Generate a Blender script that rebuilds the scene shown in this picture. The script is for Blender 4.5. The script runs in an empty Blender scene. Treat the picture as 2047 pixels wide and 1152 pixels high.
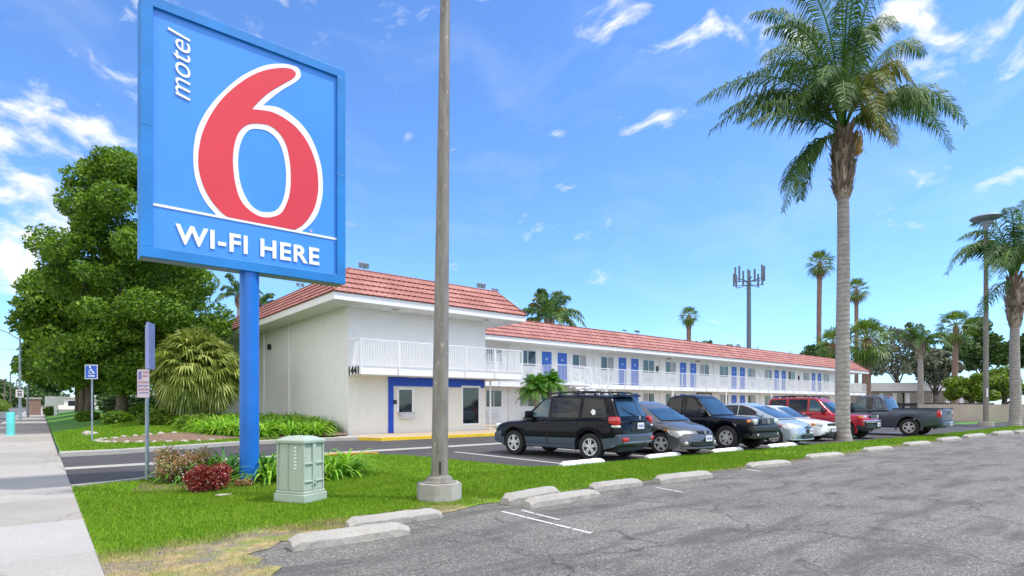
import bpy, bmesh, math, random
import numpy as np
from mathutils import Vector, Matrix
random.seed(7); rng = np.random.default_rng(7)
R = math.radians
C = bpy.context.scene.collection
# ------------------------------------------------------------------ camera geometry (measured from the photograph)
F, CX, HY, EYE = 1140.0, 1023.5, 808.0, 1.45
TH = R(39.6); FW = (math.sin(TH), math.cos(TH)); RT = (math.cos(TH), -math.sin(TH))
def ray(px):
    u = (px-CX)/F
    return FW[0]+u*RT[0], FW[1]+u*RT[1]
def PD(px, py, d):                       # survey point at depth d
    a, b = ray(px); return Vector((a*d, b*d, EYE+(HY-py)*d/F))
def P(px, py, z=0.0):                    # survey point on the level z
    d = (EYE-z)*F/(py-HY); a, b = ray(px); return Vector((a*d, b*d, z))
def PY(px, py, Y):                       # survey point on a wall plane of constant Y
    a, b = ray(px); d = Y/b; return Vector((a*d, Y, EYE+(HY-py)*d/F))
def PX(px, py, X):
    a, b = ray(px); d = X/a; return Vector((X, b*d, EYE+(HY-py)*d/F))
# ------------------------------------------------------------------ materials
def newmat(name):
    m = bpy.data.materials.new(name); m.use_nodes = True
    nt = m.node_tree; b = nt.nodes['Principled BSDF']
    return m, nt, b
def L(nt, a, b): nt.links.new(a, b)
def coords(nt, obj=True):
    t = nt.nodes.new('ShaderNodeTexCoord'); return t.outputs['Object' if obj else 'Generated']
def noise(nt, vec, scale, detail=4, rough=.55, dist=0):
    n = nt.nodes.new('ShaderNodeTexNoise'); n.inputs['Scale'].default_value = scale
    n.inputs['Detail'].default_value = detail; n.inputs['Roughness'].default_value = rough; n.inputs['Distortion'].default_value = dist
    L(nt, vec, n.inputs['Vector']); return n.outputs['Fac']
def ramp(nt, fac, stops):
    r = nt.nodes.new('ShaderNodeValToRGB'); e = r.color_ramp.elements
    while len(e) < len(stops): e.new(.5)
    for i, (p, c) in enumerate(stops):
        e[i].position = p; e[i].color = (*c, 1) if len(c) == 3 else c
    L(nt, fac, r.inputs['Fac']); return r.outputs['Color']
def mixc(nt, fac, a, b, mode='MIX'):
    m = nt.nodes.new('ShaderNodeMix'); m.data_type = 'RGBA'; m.blend_type = mode
    if isinstance(fac, (int, float)): m.inputs[0].default_value = fac
    else: L(nt, fac, m.inputs[0])
    for i, v in ((6, a), (7, b)):
        if isinstance(v, tuple): m.inputs[i].default_value = (*v, 1) if len(v) == 3 else v
        else: L(nt, v, m.inputs[i])
    return m.outputs[2]
def math_(nt, op, a, b=None, clamp=False):
    m = nt.nodes.new('ShaderNodeMath'); m.operation = op; m.use_clamp = clamp
    for i, v in enumerate((a, b)):
        if v is None: continue
        if isinstance(v, (int, float)): m.inputs[i].default_value = v
        else: L(nt, v, m.inputs[i])
    return m.outputs[0]
def bump(nt, b, h, strength=.3, dist=.02):
    n = nt.nodes.new('ShaderNodeBump'); n.inputs['Strength'].default_value = strength; n.inputs['Distance'].default_value = dist
    L(nt, h, n.inputs['Height']); L(nt, n.outputs['Normal'], b.inputs['Normal'])
def mapping(nt, vec, scale):
    m = nt.nodes.new('ShaderNodeMapping'); m.inputs['Scale'].default_value = scale; L(nt, vec, m.inputs['Vector']); return m.outputs[0]
def sep(nt, vec):
    s = nt.nodes.new('ShaderNodeSeparateXYZ'); L(nt, vec, s.inputs[0]); return s.outputs
def simple(name, c, rough=.6, var=.12, scale=3, metal=0, bmp=0, bscale=40, coat=0, spec=.5):
    m, nt, b = newmat(name); v = coords(nt)
    n = noise(nt, v, scale, 5)
    lo = tuple(x*(1-var) for x in c); hi = tuple(min(1, x*(1+var)) for x in c)
    L(nt, ramp(nt, n, [(.3, lo), (.7, hi)]), b.inputs['Base Color'])
    b.inputs['Roughness'].default_value = rough; b.inputs['Metallic'].default_value = metal
    b.inputs['Coat Weight'].default_value = coat; b.inputs['Coat Roughness'].default_value = .04
    b.inputs['Specular IOR Level'].default_value = spec
    if bmp: bump(nt, b, noise(nt, v, bscale, 4), bmp, .01)
    return m
def leafmat(name, cols, rough=.5, scale=.6, trans=.25):
    m, nt, b = newmat(name); v = coords(nt)
    g = nt.nodes.new('ShaderNodeNewGeometry')
    n = noise(nt, v, scale, 3)
    f = math_(nt, 'ADD', math_(nt, 'MULTIPLY', n, .55), math_(nt, 'MULTIPLY', g.outputs['Random Per Island'], .45))
    k = len(cols)
    col = ramp(nt, f, [(.25+.5*i/(k-1), c) for i, c in enumerate(cols)])
    L(nt, col, b.inputs['Base Color']); b.inputs['Roughness'].default_value = rough
    t = nt.nodes.new('ShaderNodeBsdfTranslucent'); L(nt, mixc(nt, 1.0, col, (1.25, 1.3, .7), 'MULTIPLY'), t.inputs['Color'])
    ms = nt.nodes.new('ShaderNodeMixShader'); ms.inputs[0].default_value = trans
    out = nt.nodes['Material Output']
    L(nt, b.outputs[0], ms.inputs[1]); L(nt, t.outputs[0], ms.inputs[2]); L(nt, ms.outputs[0], out.inputs['Surface'])
    return m
M = {}
M['white_paint'] = simple('white_paint', (.85, .85, .84), .55, .04)
def stucco(name, c):
    m, nt, b = newmat(name); v = coords(nt)
    big = noise(nt, v, .5, 5); fine = noise(nt, v, 22, 5, .65)
    streak = noise(nt, mapping(nt, v, (3, 3, .25)), 1.2, 4)
    blot = noise(nt, v, 2.4, 6, .7)
    col = mixc(nt, ramp(nt, streak, [(.5, (0, 0, 0)), (.8, (.22, .22, .22))]), c, tuple(x*.8 for x in c))
    col = mixc(nt, ramp(nt, big, [(.4, (0, 0, 0)), (.8, (.4, .4, .4))]), col, tuple(x*.9 for x in c))
    col = mixc(nt, ramp(nt, blot, [(.5, (0, 0, 0)), (.66, (.35, .35, .35))]), col, tuple(x*.84 for x in c))
    L(nt, col, b.inputs['Base Color']); b.inputs['Roughness'].default_value = .9
    s = noise(nt, mapping(nt, v, (1, 1, 3.2)), 5, 5, .6)
    bump(nt, b, math_(nt, 'ADD', math_(nt, 'MULTIPLY', s, .8), fine), .7, .03)
    return m
M['stucco'] = stucco('white_stucco', (.87, .86, .83))
M['stucco_warm'] = stucco('warm_stucco', (.86, .83, .72))  # warm tone stands for bounced light on the office front
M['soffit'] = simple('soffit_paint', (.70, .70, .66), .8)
M['trim'] = simple('trim_paint', (.86, .86, .84), .5, .04)
def roofmat():
    m, nt, b = newmat('clay_tile'); v = coords(nt)
    n = noise(nt, v, 1.1, 4); n2 = noise(nt, v, 9, 3)
    f = math_(nt, 'ADD', math_(nt, 'MULTIPLY', n, .6), math_(nt, 'MULTIPLY', n2, .4))
    L(nt, ramp(nt, f, [(.3, (.26, .10, .085)), (.5, (.38, .165, .14)), (.7, (.50, .26, .22))]), b.inputs['Base Color'])
    b.inputs['Roughness'].default_value = .8; bump(nt, b, noise(nt, v, 40, 3), .2, .01)
    return m
M['tile'] = roofmat()
M['tile_dark'] = simple('ridge_cap', (.30, .10, .07), .8, .3, 6)
M['blue_door'] = simple('blue_door', (.035, .13, .52), .4, .08, 2)
M['blue_band'] = simple('blue_band', (.01, .07, .50), .45, .05, 1)
M['sign_face'] = simple('sign_face', (.060, .285, .80), .3, .05, .7)
M['sign_frame'] = simple('sign_frame', (.012, .20, .56), .4, .18, 1.2)
M['sign_under'] = simple('sign_under', (.25, .3, .36), .6)
M['pole_blue'] = simple('pole_blue', (.002, .145, .56), .4, .14, 1.5, coat=.15)
M['red'] = simple('sign_red', (.68, .04, .055), .35, .05, .8)
M['white_vinyl'] = simple('white_vinyl', (.86, .86, .86), .35, .02)
def glassmat(name, c, rough=.04, spec=.8):
    m, nt, b = newmat(name); v = coords(nt)
    L(nt, ramp(nt, noise(nt, v, 1.7, 2), [(.35, c), (.7, tuple(x*1.8 for x in c))]), b.inputs['Base Color'])
    b.inputs['Roughness'].default_value = rough; b.inputs['Specular IOR Level'].default_value = spec; b.inputs['IOR'].default_value = 1.52
    return m
M['glass'] = glassmat('dark_glass', (.012, .018, .02))
M['carglass'] = glassmat('car_glass', (.008, .012, .016), .02, .35)
M['screen'] = glassmat('windshield_glass', (.012, .034, .060), .02, .7)  # blue of the reflected sky tinted into the base colour
M['carglass_lt'] = glassmat('car_glass_light', (.045, .085, .10), .03, .6)  # lighter reflection on some side windows, put into a paler base colour
M['curtain'] = simple('curtain', (.42, .44, .46), .8, .35, 9)
M['ac'] = simple('ac_grille', (.58, .58, .55), .6, .1)
M['black'] = simple('black_paint', (.015, .015, .016), .5)
M['rubber'] = simple('rubber', (.018, .018, .019), .8, .2, 8)
M['chrome'] = simple('rim_alloy', (.70, .71, .72), .3, .05, 3, metal=.45)
M['mast'] = simple('mast_paint', (.12, .15, .19), .5)
M['galv'] = simple('galvanised', (.30, .36, .40), .5, .2, 8, metal=.35)
M['wood'] = simple('pole_wood', (.14, .11, .09), .9, .2, 4)
def lamp_paint():
    m, nt, b = newmat('lamp_post_paint'); v = coords(nt)
    n = noise(nt, mapping(nt, v, (6, 6, 1.2)), 1.5, 6, .6); p = noise(nt, mapping(nt, v, (8, 8, 3)), 2.2, 3)
    col = ramp(nt, n, [(.3, (.15, .135, .11)), (.7, (.27, .25, .21))])
    col = mixc(nt, ramp(nt, p, [(.64, (0, 0, 0)), (.68, (1, 1, 1))]), col, (.36, .31, .27))
    L(nt, col, b.inputs['Base Color']); b.inputs['Roughness'].default_value = .55
    bump(nt, b, n, .15, .01); return m
M['lamp_paint'] = lamp_paint()
def concrete(name, c, var=.18, crack=True, stain=.35):
    m, nt, b = newmat(name); v = coords(nt)
    n = noise(nt, v, .8, 6, .6); f = noise(nt, v, 55, 4, .7); g = noise(nt, v, 6, 5, .6)
    col = ramp(nt, n, [(.3, tuple(x*(1-var) for x in c)), (.7, tuple(x*(1+var) for x in c))])
    col = mixc(nt, ramp(nt, f, [(.35, (.5, .5, .5)), (.6, (0, 0, 0))]), col, tuple(x*.6 for x in c))
    col = mixc(nt, ramp(nt, g, [(.55, (0, 0, 0)), (.8, (stain, stain, stain))]), col, tuple(x*.55 for x in (c[0]*1.1, c[1], c[2]*.85)))
    if crack:
        vo = nt.nodes.new('ShaderNodeTexVoronoi'); vo.feature = 'DISTANCE_TO_EDGE'; vo.inputs['Scale'].default_value = .33
        dv = nt.nodes.new('ShaderNodeVectorMath'); dv.operation = 'ADD'; L(nt, v, dv.inputs[0])
        nn = nt.nodes.new('ShaderNodeTexNoise'); nn.inputs['Scale'].default_value = 1.6; nn.inputs['Detail'].default_value = 4; L(nt, v, nn.inputs['Vector'])
        L(nt, nn.outputs['Color'], dv.inputs[1]); L(nt, dv.outputs[0], vo.inputs['Vector'])
        k = ramp(nt, vo.outputs['Distance'], [(0, (.8, .8, .8)), (.006, (0, 0, 0))])
        col = mixc(nt, k, col, tuple(x*.3 for x in c))
    L(nt, col, b.inputs['Base Color']); b.inputs['Roughness'].default_value = .9
    bump(nt, b, f, .35, .006); return m
M['conc'] = concrete('concrete', (.41, .385, .345), .10)
M['conc_light'] = concrete('concrete_light', (.43, .42, .39), .10, False, .3)
M['conc_b'] = concrete('concrete_b', (.36, .335, .295), .10)
M['conc_block'] = concrete('concrete_block', (.42, .40, .355), .22, False, .9)
M['conc_kerb'] = concrete('concrete_kerb', (.44, .42, .37), .12, False, .4)
M['walk_tan'] = concrete('walk_tan', (.50, .40, .29), .10, False, .3)
M['block_wall'] = concrete('block_wall', (.50, .44, .37), .15, False, .4)
def asphalt(name, c, old):
    m, nt, b = newmat(name); v = coords(nt)
    agg = nt.nodes.new('ShaderNodeTexVoronoi'); agg.inputs['Scale'].default_value = 70; L(nt, v, agg.inputs['Vector'])
    sp = ramp(nt, sep(nt, agg.outputs['Color'])[0], [(.0, tuple(x*.55 for x in c)), (.5, c), (.85, tuple(x*1.35 for x in c)), (1, tuple(x*2.2 for x in c))])
    big = noise(nt, v, .35, 6, .6)
    col = mixc(nt, .75, sp, ramp(nt, big, [(.3, (.62, .61, .62)), (.55, (1, 1, 1)), (.75, (1.25, 1.23, 1.18))]), 'MULTIPLY')
    if old:
        mid = noise(nt, mapping(nt, v, (.55, 2.3, 1)), 1.0, 7, .68, .6)
        col = mixc(nt, ramp(nt, mid, [(.47, (0, 0, 0)), (.62, (.75, .75, .75))]), col, tuple(x*.45 for x in c))
        drip = noise(nt, v, 1.9, 3, .5)
        col = mixc(nt, ramp(nt, drip, [(.64, (0, 0, 0)), (.72, (.55, .55, .55))]), col, tuple(x*.35 for x in c))
        lt = noise(nt, v, 3.2, 6, .7)
        col = mixc(nt, ramp(nt, lt, [(.55, (0, 0, 0)), (.75, (.5, .5, .5))]), col, tuple(x*1.45 for x in c))
        dv = nt.nodes.new('ShaderNodeVectorMath'); dv.operation = 'ADD'; L(nt, v, dv.inputs[0])
        nn = nt.nodes.new('ShaderNodeTexNoise'); nn.inputs['Scale'].default_value = 1.3; nn.inputs['Detail'].default_value = 5; L(nt, v, nn.inputs['Vector'])
        L(nt, nn.outputs['Color'], dv.inputs[1])
        vo = nt.nodes.new('ShaderNodeTexVoronoi'); vo.feature = 'DISTANCE_TO_EDGE'; vo.inputs['Scale'].default_value = .42; L(nt, dv.outputs[0], vo.inputs['Vector'])
        k = ramp(nt, vo.outputs['Distance'], [(0, (.9, .9, .9)), (.012, (0, 0, 0))])
        gate = ramp(nt, noise(nt, v, .5, 2), [(.40, (0, 0, 0)), (.50, (1, 1, 1))])
        col = mixc(nt, mixc(nt, 1, k, gate, 'MULTIPLY'), col, tuple(x*.3 for x in c))
    L(nt, col, b.inputs['Base Color']); b.inputs['Roughness'].default_value = .88
    bump(nt, b, agg.outputs['Distance'], .6 if old else .25, .008); return m
M['asphalt_old'] = asphalt('asphalt_old', (.172, .163, .143), True)
M['asphalt_new'] = asphalt('asphalt_new', (.066, .062, .062), False)
M['street'] = asphalt('asphalt_street', (.13, .13, .13), False)
M['ground'] = simple('ground_soil', (.16, .15, .10), .95, .3, .3)
M['lane_white'] = simple('worn_white_marking', (.55, .55, .53), .8, .25, 14)
M['yellow'] = simple('yellow_marking', (.75, .52, .02), .6, .15, 3)
M['orange'] = simple('orange_marking', (.75, .33, .03), .6, .1, 3)
def lawnmat(name, blades):
    m, nt, b = newmat(name); v = coords(nt); s = sep(nt, v)
    n1 = noise(nt, v, 1.1, 5, .6); n2 = noise(nt, v, 14, 4, .7)
    if blades:
        g = nt.nodes.new('ShaderNodeNewGeometry')
        n2 = math_(nt, 'ADD', math_(nt, 'MULTIPLY', n2, .5), math_(nt, 'MULTIPLY', g.outputs['Random Per Island'], .5))
    green = ramp(nt, n2, [(.25, (.05, .145, .003)), (.5, (.13, .285, .006)), (.8, (.30, .43, .025))])
    green = mixc(nt, ramp(nt, n1, [(.4, (0, 0, 0)), (.7, (.45, .45, .45))]), green, (.25, .36, .028))
    n3 = noise(nt, v, 3.4, 5, .7)
    green = mixc(nt, ramp(nt, n3, [(.60, (0, 0, 0)), (.74, (.7, .7, .7))]), green, (.34, .32, .09))
    green = mixc(nt, ramp(nt, n3, [(.28, (.6, .6, .6)), (.42, (0, 0, 0))]), green, (.04, .13, .006))
    dryc = ramp(nt, n2, [(.2, (.20, .14, .06)), (.5, (.38, .29, .13)), (.8, (.52, .43, .22))])
    dryc = mixc(nt, ramp(nt, noise(nt, v, 2.9, 5, .7), [(.46, (0, 0, 0)), (.62, (.85, .85, .85))]), dryc, (.14, .22, .03))
    # worn band along the car park edge: dead grass where the edge gets driven on
    x, y = s[0], s[1]
    e = math_(nt, 'ADD', y, math_(nt, 'MULTIPLY', math_(nt, 'SUBTRACT', noise(nt, v, 1.7, 5, .65), .5), 1.1))
    left = math_(nt, 'LESS_THAN', x, 4.6)
    lim = math_(nt, 'ADD', 6.62, math_(nt, 'MULTIPLY', left, .28))
    dry = math_(nt, 'MULTIPLY', math_(nt, 'SUBTRACT', lim, e), 4.5, True)
    patch = ramp(nt, noise(nt, v, 2.3, 5, .65), [(.42, (.15, .15, .15)), (.6, (1, 1, 1))])
    dry2 = mixc(nt, 1.0, dry, patch, 'MULTIPLY') if blades else dry
    col = mixc(nt, dry2, green, dryc)
    if not blades:
        bare = ramp(nt, noise(nt, v, 1.9, 6, .7), [(.46, (0, 0, 0)), (.60, (1, 1, 1))])
        spk = ramp(nt, noise(nt, v, 60, 3, .7), [(.3, (.10, .085, .07)), (.7, (.30, .26, .21))])
        col = mixc(nt, mixc(nt, 1.0, dry, bare, 'MULTIPLY'), col, spk)
    L(nt, col, b.inputs['Base Color']); b.inputs['Roughness'].default_value = .75; b.inputs['Specular IOR Level'].default_value = .25
    return m
M['lawn'] = lawnmat('lawn', False); M['blades'] = lawnmat('lawn_blades', True)
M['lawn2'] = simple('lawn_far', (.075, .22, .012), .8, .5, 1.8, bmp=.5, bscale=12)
M['soil'] = simple('bare_soil', (.20, .13, .085), .95, .3, 5, bmp=.6)
M['dry'] = leafmat('dry_grass', [(.20, .20, .06), (.40, .31, .13), (.52, .44, .24)], .8, 2, .1)
M['leaf_tree'] = leafmat('tree_leaves', [(.04, .10, .005), (.105, .225, .010), (.27, .41, .04)], .6, .9, .38)
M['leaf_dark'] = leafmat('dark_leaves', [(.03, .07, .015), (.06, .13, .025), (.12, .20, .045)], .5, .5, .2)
M['leaf_grey'] = leafmat('grey_leaves', [(.08, .10, .07), (.15, .18, .12), (.25, .27, .2)], .6, .5, .2)
M['leaf_lime'] = leafmat('lime_leaves', [(.06, .13, .01), (.14, .24, .015), (.26, .34, .03)], .5, .6, .3)
M['strap'] = leafmat('strap_leaves', [(.09, .26, .012), (.20, .44, .02), (.42, .60, .07)], .5, 2, .3)
M['strap_dark'] = leafmat('strap_leaves_dark', [(.035, .13, .012), (.075, .24, .02), (.16, .36, .03)], .5, 2, .3)
M['fan'] = leafmat('fan_leaves', [(.10, .16, .02), (.24, .30, .05), (.46, .50, .16)], .5, 1.4, .25)
M['fan_far'] = leafmat('fan_leaves_far', [(.04, .10, .015), (.10, .20, .02), (.24, .30, .06)], .5, 1.2, .2)
M['fan_old'] = leafmat('old_fan_leaves', [(.12, .09, .04), (.24, .18, .08), (.36, .28, .13)], .7, 2, .1)
M['queen'] = leafmat('queen_palm_leaves', [(.025, .07, .018), (.065, .145, .03), (.16, .26, .06)], .65, .7, .25)
M['queen_y'] = leafmat('yellowing_palm_leaves', [(.06, .10, .02), (.14, .17, .03), (.27, .24, .05)], .7, .9, .25)
M['fruit'] = leafmat('orange_fruit', [(.50, .25, .01), (.70, .40, .02), (.8, .55, .05)], .6, 4, .1)
M['red_leaf'] = leafmat('red_leaves', [(.14, .01, .008), (.30, .03, .02), (.45, .10, .06)], .5, 5, .15)
M['mix_leaf'] = leafmat('mixed_leaves', [(.40, .04, .03), (.14, .25, .04), (.48, .12, .09), (.26, .34, .07), (.5, .30, .2)], .5, 5, .2)
M['petal'] = leafmat('petals', [(.62, .50, .48), (.78, .72, .66), (.85, .85, .80)], .6, 5, .2)
M['bark'] = simple('bark', (.13, .105, .08), .95, .35, 5, bmp=.8, bscale=14)
def palmbark(name, c):
    m, nt, b = newmat(name); v = coords(nt); s = sep(nt, v)
    w = math_(nt, 'SINE', math_(nt, 'ADD', math_(nt, 'MULTIPLY', s[2], 34), math_(nt, 'MULTIPLY', noise(nt, v, 2.2, 3), 9)))
    n = noise(nt, v, 4, 6, .65)
    col = ramp(nt, n, [(.3, tuple(x*.72 for x in c)), (.7, tuple(x*1.2 for x in c))])
    col = mixc(nt, ramp(nt, w, [(.80, (0, 0, 0)), (.97, (.55, .55, .55))]), col, tuple(x*.4 for x in c))
    L(nt, col, b.inputs['Base Color']); b.inputs['Roughness'].default_value = .9
    bump(nt, b, math_(nt, 'ADD', math_(nt, 'MULTIPLY', w, -.3), n), .5, .03); return m
M['palm_bark'] = palmbark('palm_bark', (.34, .315, .29))
M['palm_bark_red'] = palmbark('palm_bark_red', (.26, .17, .13))
M['boots'] = leafmat('palm_boots', [(.12, .09, .065), (.27, .215, .165), (.46, .40, .33)], .85, 3, .05)
M['box_green'] = simple('box_green', (.40, .47, .38), .45, .08, 1.5, bmp=.05)
M['box_dark'] = simple('box_green_seam', (.16, .22, .17), .6)
M['teal'] = simple('teal_paint', (.12, .62, .60), .5)
M['sign_blue'] = simple('sign_blue', (.02, .12, .55), .4)
M['sign_pale'] = simple('sign_pale', (.66, .58, .62), .5, .04)
M['sign_red'] = simple('sign_text_red', (.45, .10, .14), .5)
M['sign_purple'] = simple('sign_purple', (.20, .17, .42), .5)
M['sign_lilac'] = simple('sign_lilac', (.35, .38, .70), .45)
M['rock'] = simple('rock', (.40, .37, .30), .9, .3, 6, bmp=.6, bscale=9)
def carpaint(name, c, metal=.3, rough=.35):
    return simple(name, c, rough, .03, 1, metal=metal, coat=.55, spec=.25)
def darkpaint(name, c): return simple(name, c, .3, .03, 1, coat=.25, spec=.12)
M['c_navy'] = darkpaint('paint_dark_navy', (.002, .0025, .005))
M['c_clad'] = carpaint('paint_steel_grey', (.075, .10, .14), .3)
M['c_grey'] = carpaint('paint_graphite', (.13, .135, .15), .5)
M['c_black'] = darkpaint('paint_black', (.003, .004, .009))
M['c_silver'] = carpaint('paint_silver_blue', (.42, .50, .57), .55)
M['c_white'] = carpaint('paint_white', (.72, .74, .76), 0)
M['c_red'] = carpaint('paint_red', (.40, .012, .028), .25)
M['c_slate'] = carpaint('paint_slate', (.075, .095, .125), .5)
M['tail'] = simple('tail_red', (.55, .012, .01), .15, .1, 20, coat=1)
M['amber'] = simple('amber', (.75, .25, .02), .15, .1, coat=1)
M['lens'] = simple('clear_lens', (.70, .70, .68), .12, .25, 14, metal=.3, coat=1)
M['plate'] = simple('plate_white', (.70, .72, .72), .5, .05)
M['plastic'] = simple('black_plastic', (.025, .026, .028), .6)
M['bumper'] = simple('bumper_chrome', (.55, .56, .58), .15, .1, 4, metal=.9)
# ------------------------------------------------------------------ mesh helpers
class MB:
    def __init__(s): s.v = []; s.f = []; s.m = []
    def add(s, vs, fs, m=0):
        o = len(s.v); s.v += [tuple(v) for v in vs]; s.f += [tuple(i+o for i in f) for f in fs]; s.m += [m]*len(fs)
    def box(s, x0, x1, y0, y1, z0, z1, m=0):
        x0, x1 = sorted((x0, x1)); y0, y1 = sorted((y0, y1)); z0, z1 = sorted((z0, z1))
        s.add([(x0,y0,z0),(x1,y0,z0),(x1,y1,z0),(x0,y1,z0),(x0,y0,z1),(x1,y0,z1),(x1,y1,z1),(x0,y1,z1)],
              [(0,3,2,1),(4,5,6,7),(0,1,5,4),(1,2,6,5),(2,3,7,6),(3,0,4,7)], m)
    def bar(s, a, b, w, h=None, m=0):       # rectangular bar between two points
        a, b = Vector(a), Vector(b); h = h or w; d = (b-a).normalized()
        up = Vector((0,0,1)) if abs(d.z) < .95 else Vector((1,0,0))
        r = d.cross(up).normalized()*w/2; u = r.cross(d).normalized()*h/2
        s.add([a-r-u, a+r-u, a+r+u, a-r+u, b-r-u, b+r-u, b+r+u, b-r+u],
              [(0,3,2,1),(4,5,6,7),(0,1,5,4),(1,2,6,5),(2,3,7,6),(3,0,4,7)], m)
    def tube(s, pts, rad, n=10, m=0, cap=True):
        pts = [Vector(p) for p in pts]
        if isinstance(rad, (int, float)): rad = [rad]*len(pts)
        o = len(s.v)
        for i, p in enumerate(pts):
            d = (pts[min(i+1, len(pts)-1)]-pts[max(i-1, 0)]).normalized()
            up = Vector((0,0,1)) if abs(d.z) < .9 else Vector((0,1,0))
            r = d.cross(up).normalized(); u = r.cross(d).normalized()
            for k in range(n):
                t = 2*math.pi*k/n; s.v.append(tuple(p+(r*math.cos(t)+u*math.sin(t))*rad[i]))
        for i in range(len(pts)-1):
            for k in range(n):
                k2 = (k+1) % n
                s.f.append((o+i*n+k, o+i*n+k2, o+(i+1)*n+k2, o+(i+1)*n+k)); s.m.append(m)
        if cap:
            s.f.append(tuple(o+k for k in range(n))[::-1]); s.m.append(m)
            s.f.append(tuple(o+(len(pts)-1)*n+k for k in range(n))); s.m.append(m)
    def prism(s, poly, z0, z1, m=0):
        n = len(poly)
        s.add([(x,y,z0) for x,y in poly]+[(x,y,z1) for x,y in poly],
              [tuple(range(n))[::-1], tuple(range(n, 2*n))]+[(i,(i+1)%n,n+(i+1)%n,n+i) for i in range(n)], m)
    def lathe(s, prof, axis='z', c=(0,0,0), n=24, m=0):   # prof = [(r, h)]
        o = len(s.v); c = Vector(c)
        for r, h in prof:
            for k in range(n):
                t = 2*math.pi*k/n; a, b = r*math.cos(t), r*math.sin(t)
                p = {'z': (a,b,h), 'y': (a,h,b), 'x': (h,a,b)}[axis]
                s.v.append(tuple(c+Vector(p)))
        for i in range(len(prof)-1):
            for k in range(n):
                k2 = (k+1) % n; q = (o+i*n+k, o+i*n+k2, o+(i+1)*n+k2, o+(i+1)*n+k)
                s.f.append(q); s.m.append(m)
    def build(s, name, mats, parent=None, smooth=False, bevel=0, local=False, loc=None):
        me = bpy.data.meshes.new(name)
        off = Vector((0,0,0))
        if parent is not None and not local: off = wloc(parent)
        if loc is not None: off = Vector(loc)
        vs = s.v if off.length == 0 else [(v[0]-off.x, v[1]-off.y, v[2]-off.z) for v in s.v]
        me.from_pydata(vs, [], s.f)
        if not isinstance(mats, (list, tuple)): mats = [mats]
        for mt in mats: me.materials.append(M[mt] if isinstance(mt, str) else mt)
        me.polygons.foreach_set('material_index', s.m)
        if smooth: me.polygons.foreach_set('use_smooth', [True]*len(s.f))
        bm = bmesh.new(); bm.from_mesh(me); bmesh.ops.recalc_face_normals(bm, faces=bm.faces); bm.to_mesh(me); bm.free()
        me.update()
        o = bpy.data.objects.new(name, me); C.objects.link(o)
        if loc is not None: o.location = off
        if parent is not None: o.parent = parent
        if smooth and smooth != 'full':
            try: me.shade_smooth(); me.set_sharp_from_angle(angle=R(38))
            except Exception: pass
        if bevel:
            b = o.modifiers.new('bevel', 'BEVEL'); b.width = bevel; b.segments = 2; b.limit_method = 'ANGLE'; b.angle_limit = R(40)
        return o
def wloc(o):
    v = Vector(o.location)
    while o.parent: o = o.parent; v += Vector(o.location)
    return v
def npmesh(name, arr, mat, parent=None, off=(0,0,0), loc=None):     # arr: (N, k, 3) loose faces
    n, k = arr.shape[0], arr.shape[1]
    me = bpy.data.meshes.new(name); me.vertices.add(n*k)
    co = (arr-np.array(off)).reshape(-1).astype(np.float32); me.vertices.foreach_set('co', co)
    me.loops.add(n*k); me.loops.foreach_set('vertex_index', np.arange(n*k, dtype=np.int32))
    me.polygons.add(n); me.polygons.foreach_set('loop_start', np.arange(0, n*k, k, dtype=np.int32))
    try: me.polygons.foreach_set('loop_total', np.full(n, k, dtype=np.int32))
    except Exception: pass
    me.materials.append(M[mat]); me.update(calc_edges=True); me.validate()
    o = bpy.data.objects.new(name, me); C.objects.link(o)
    if loc is not None: o.location = loc
    if parent is not None: o.parent = parent
    return o
def tag(o, label=None, cat=None, group=None, kind=None):
    if label: o['label'] = label
    if cat: o['category'] = cat
    if group: o['group'] = group
    if kind: o['kind'] = kind
    return o
def thing(name, loc, label, cat, group=None, rz=0):
    o = bpy.data.objects.new(name, None); C.objects.link(o); o.empty_display_size = .3
    o.location = loc; o.rotation_euler = (0, 0, rz); return tag(o, label, cat, group)
def copytree(o, parent=None):
    c = o.copy(); C.objects.link(c); c.parent = parent
    for ch in list(o.children): copytree(ch, c)
    return c
def tri_fill(pts, z, name, mat, kind='structure', label=None):      # flat polygon sheet
    from mathutils.geometry import tessellate_polygon
    bm = bmesh.new(); vs = [bm.verts.new((x, y, z)) for x, y in pts]
    for t in tessellate_polygon([[Vector((x, y, 0)) for x, y in pts]]): bm.faces.new([vs[i] for i in t])
    bm.normal_update()
    for f in bm.faces:
        if f.normal.z < 0: f.normal_flip()
    me = bpy.data.meshes.new(name); bm.to_mesh(me); bm.free(); me.materials.append(M[mat])
    o = bpy.data.objects.new(name, me); C.objects.link(o); return tag(o, label, kind=kind)
def curve_poly(splines, name, mat, parent, mapf, depth=.006):       # filled outline with holes -> mesh
    cu = bpy.data.curves.new(name, 'CURVE'); cu.dimensions = '2D'; cu.fill_mode = 'BOTH'; cu.extrude = .5
    for pts in splines:
        sp = cu.splines.new('POLY'); sp.points.add(len(pts)-1)
        for i, (x, y) in enumerate(pts): sp.points[i].co = (x, y, 0, 1)
        sp.use_cyclic_u = True
    return curve_to_mesh(cu, name, mat, parent, mapf, depth)
def curve_to_mesh(cu, name, mat, parent, mapf, depth):
    t = bpy.data.objects.new('t', cu); C.objects.link(t)
    dg = bpy.context.evaluated_depsgraph_get(); me = bpy.data.meshes.new_from_object(t.evaluated_get(dg))
    bpy.data.objects.remove(t); me.name = name
    for v in me.vertices: v.co = mapf(v.co.x, v.co.y, v.co.z*2*depth)
    me.materials.clear(); me.materials.append(M[mat]); me.update()
    o = bpy.data.objects.new(name, me); C.objects.link(o); o.parent = parent; return o
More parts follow.
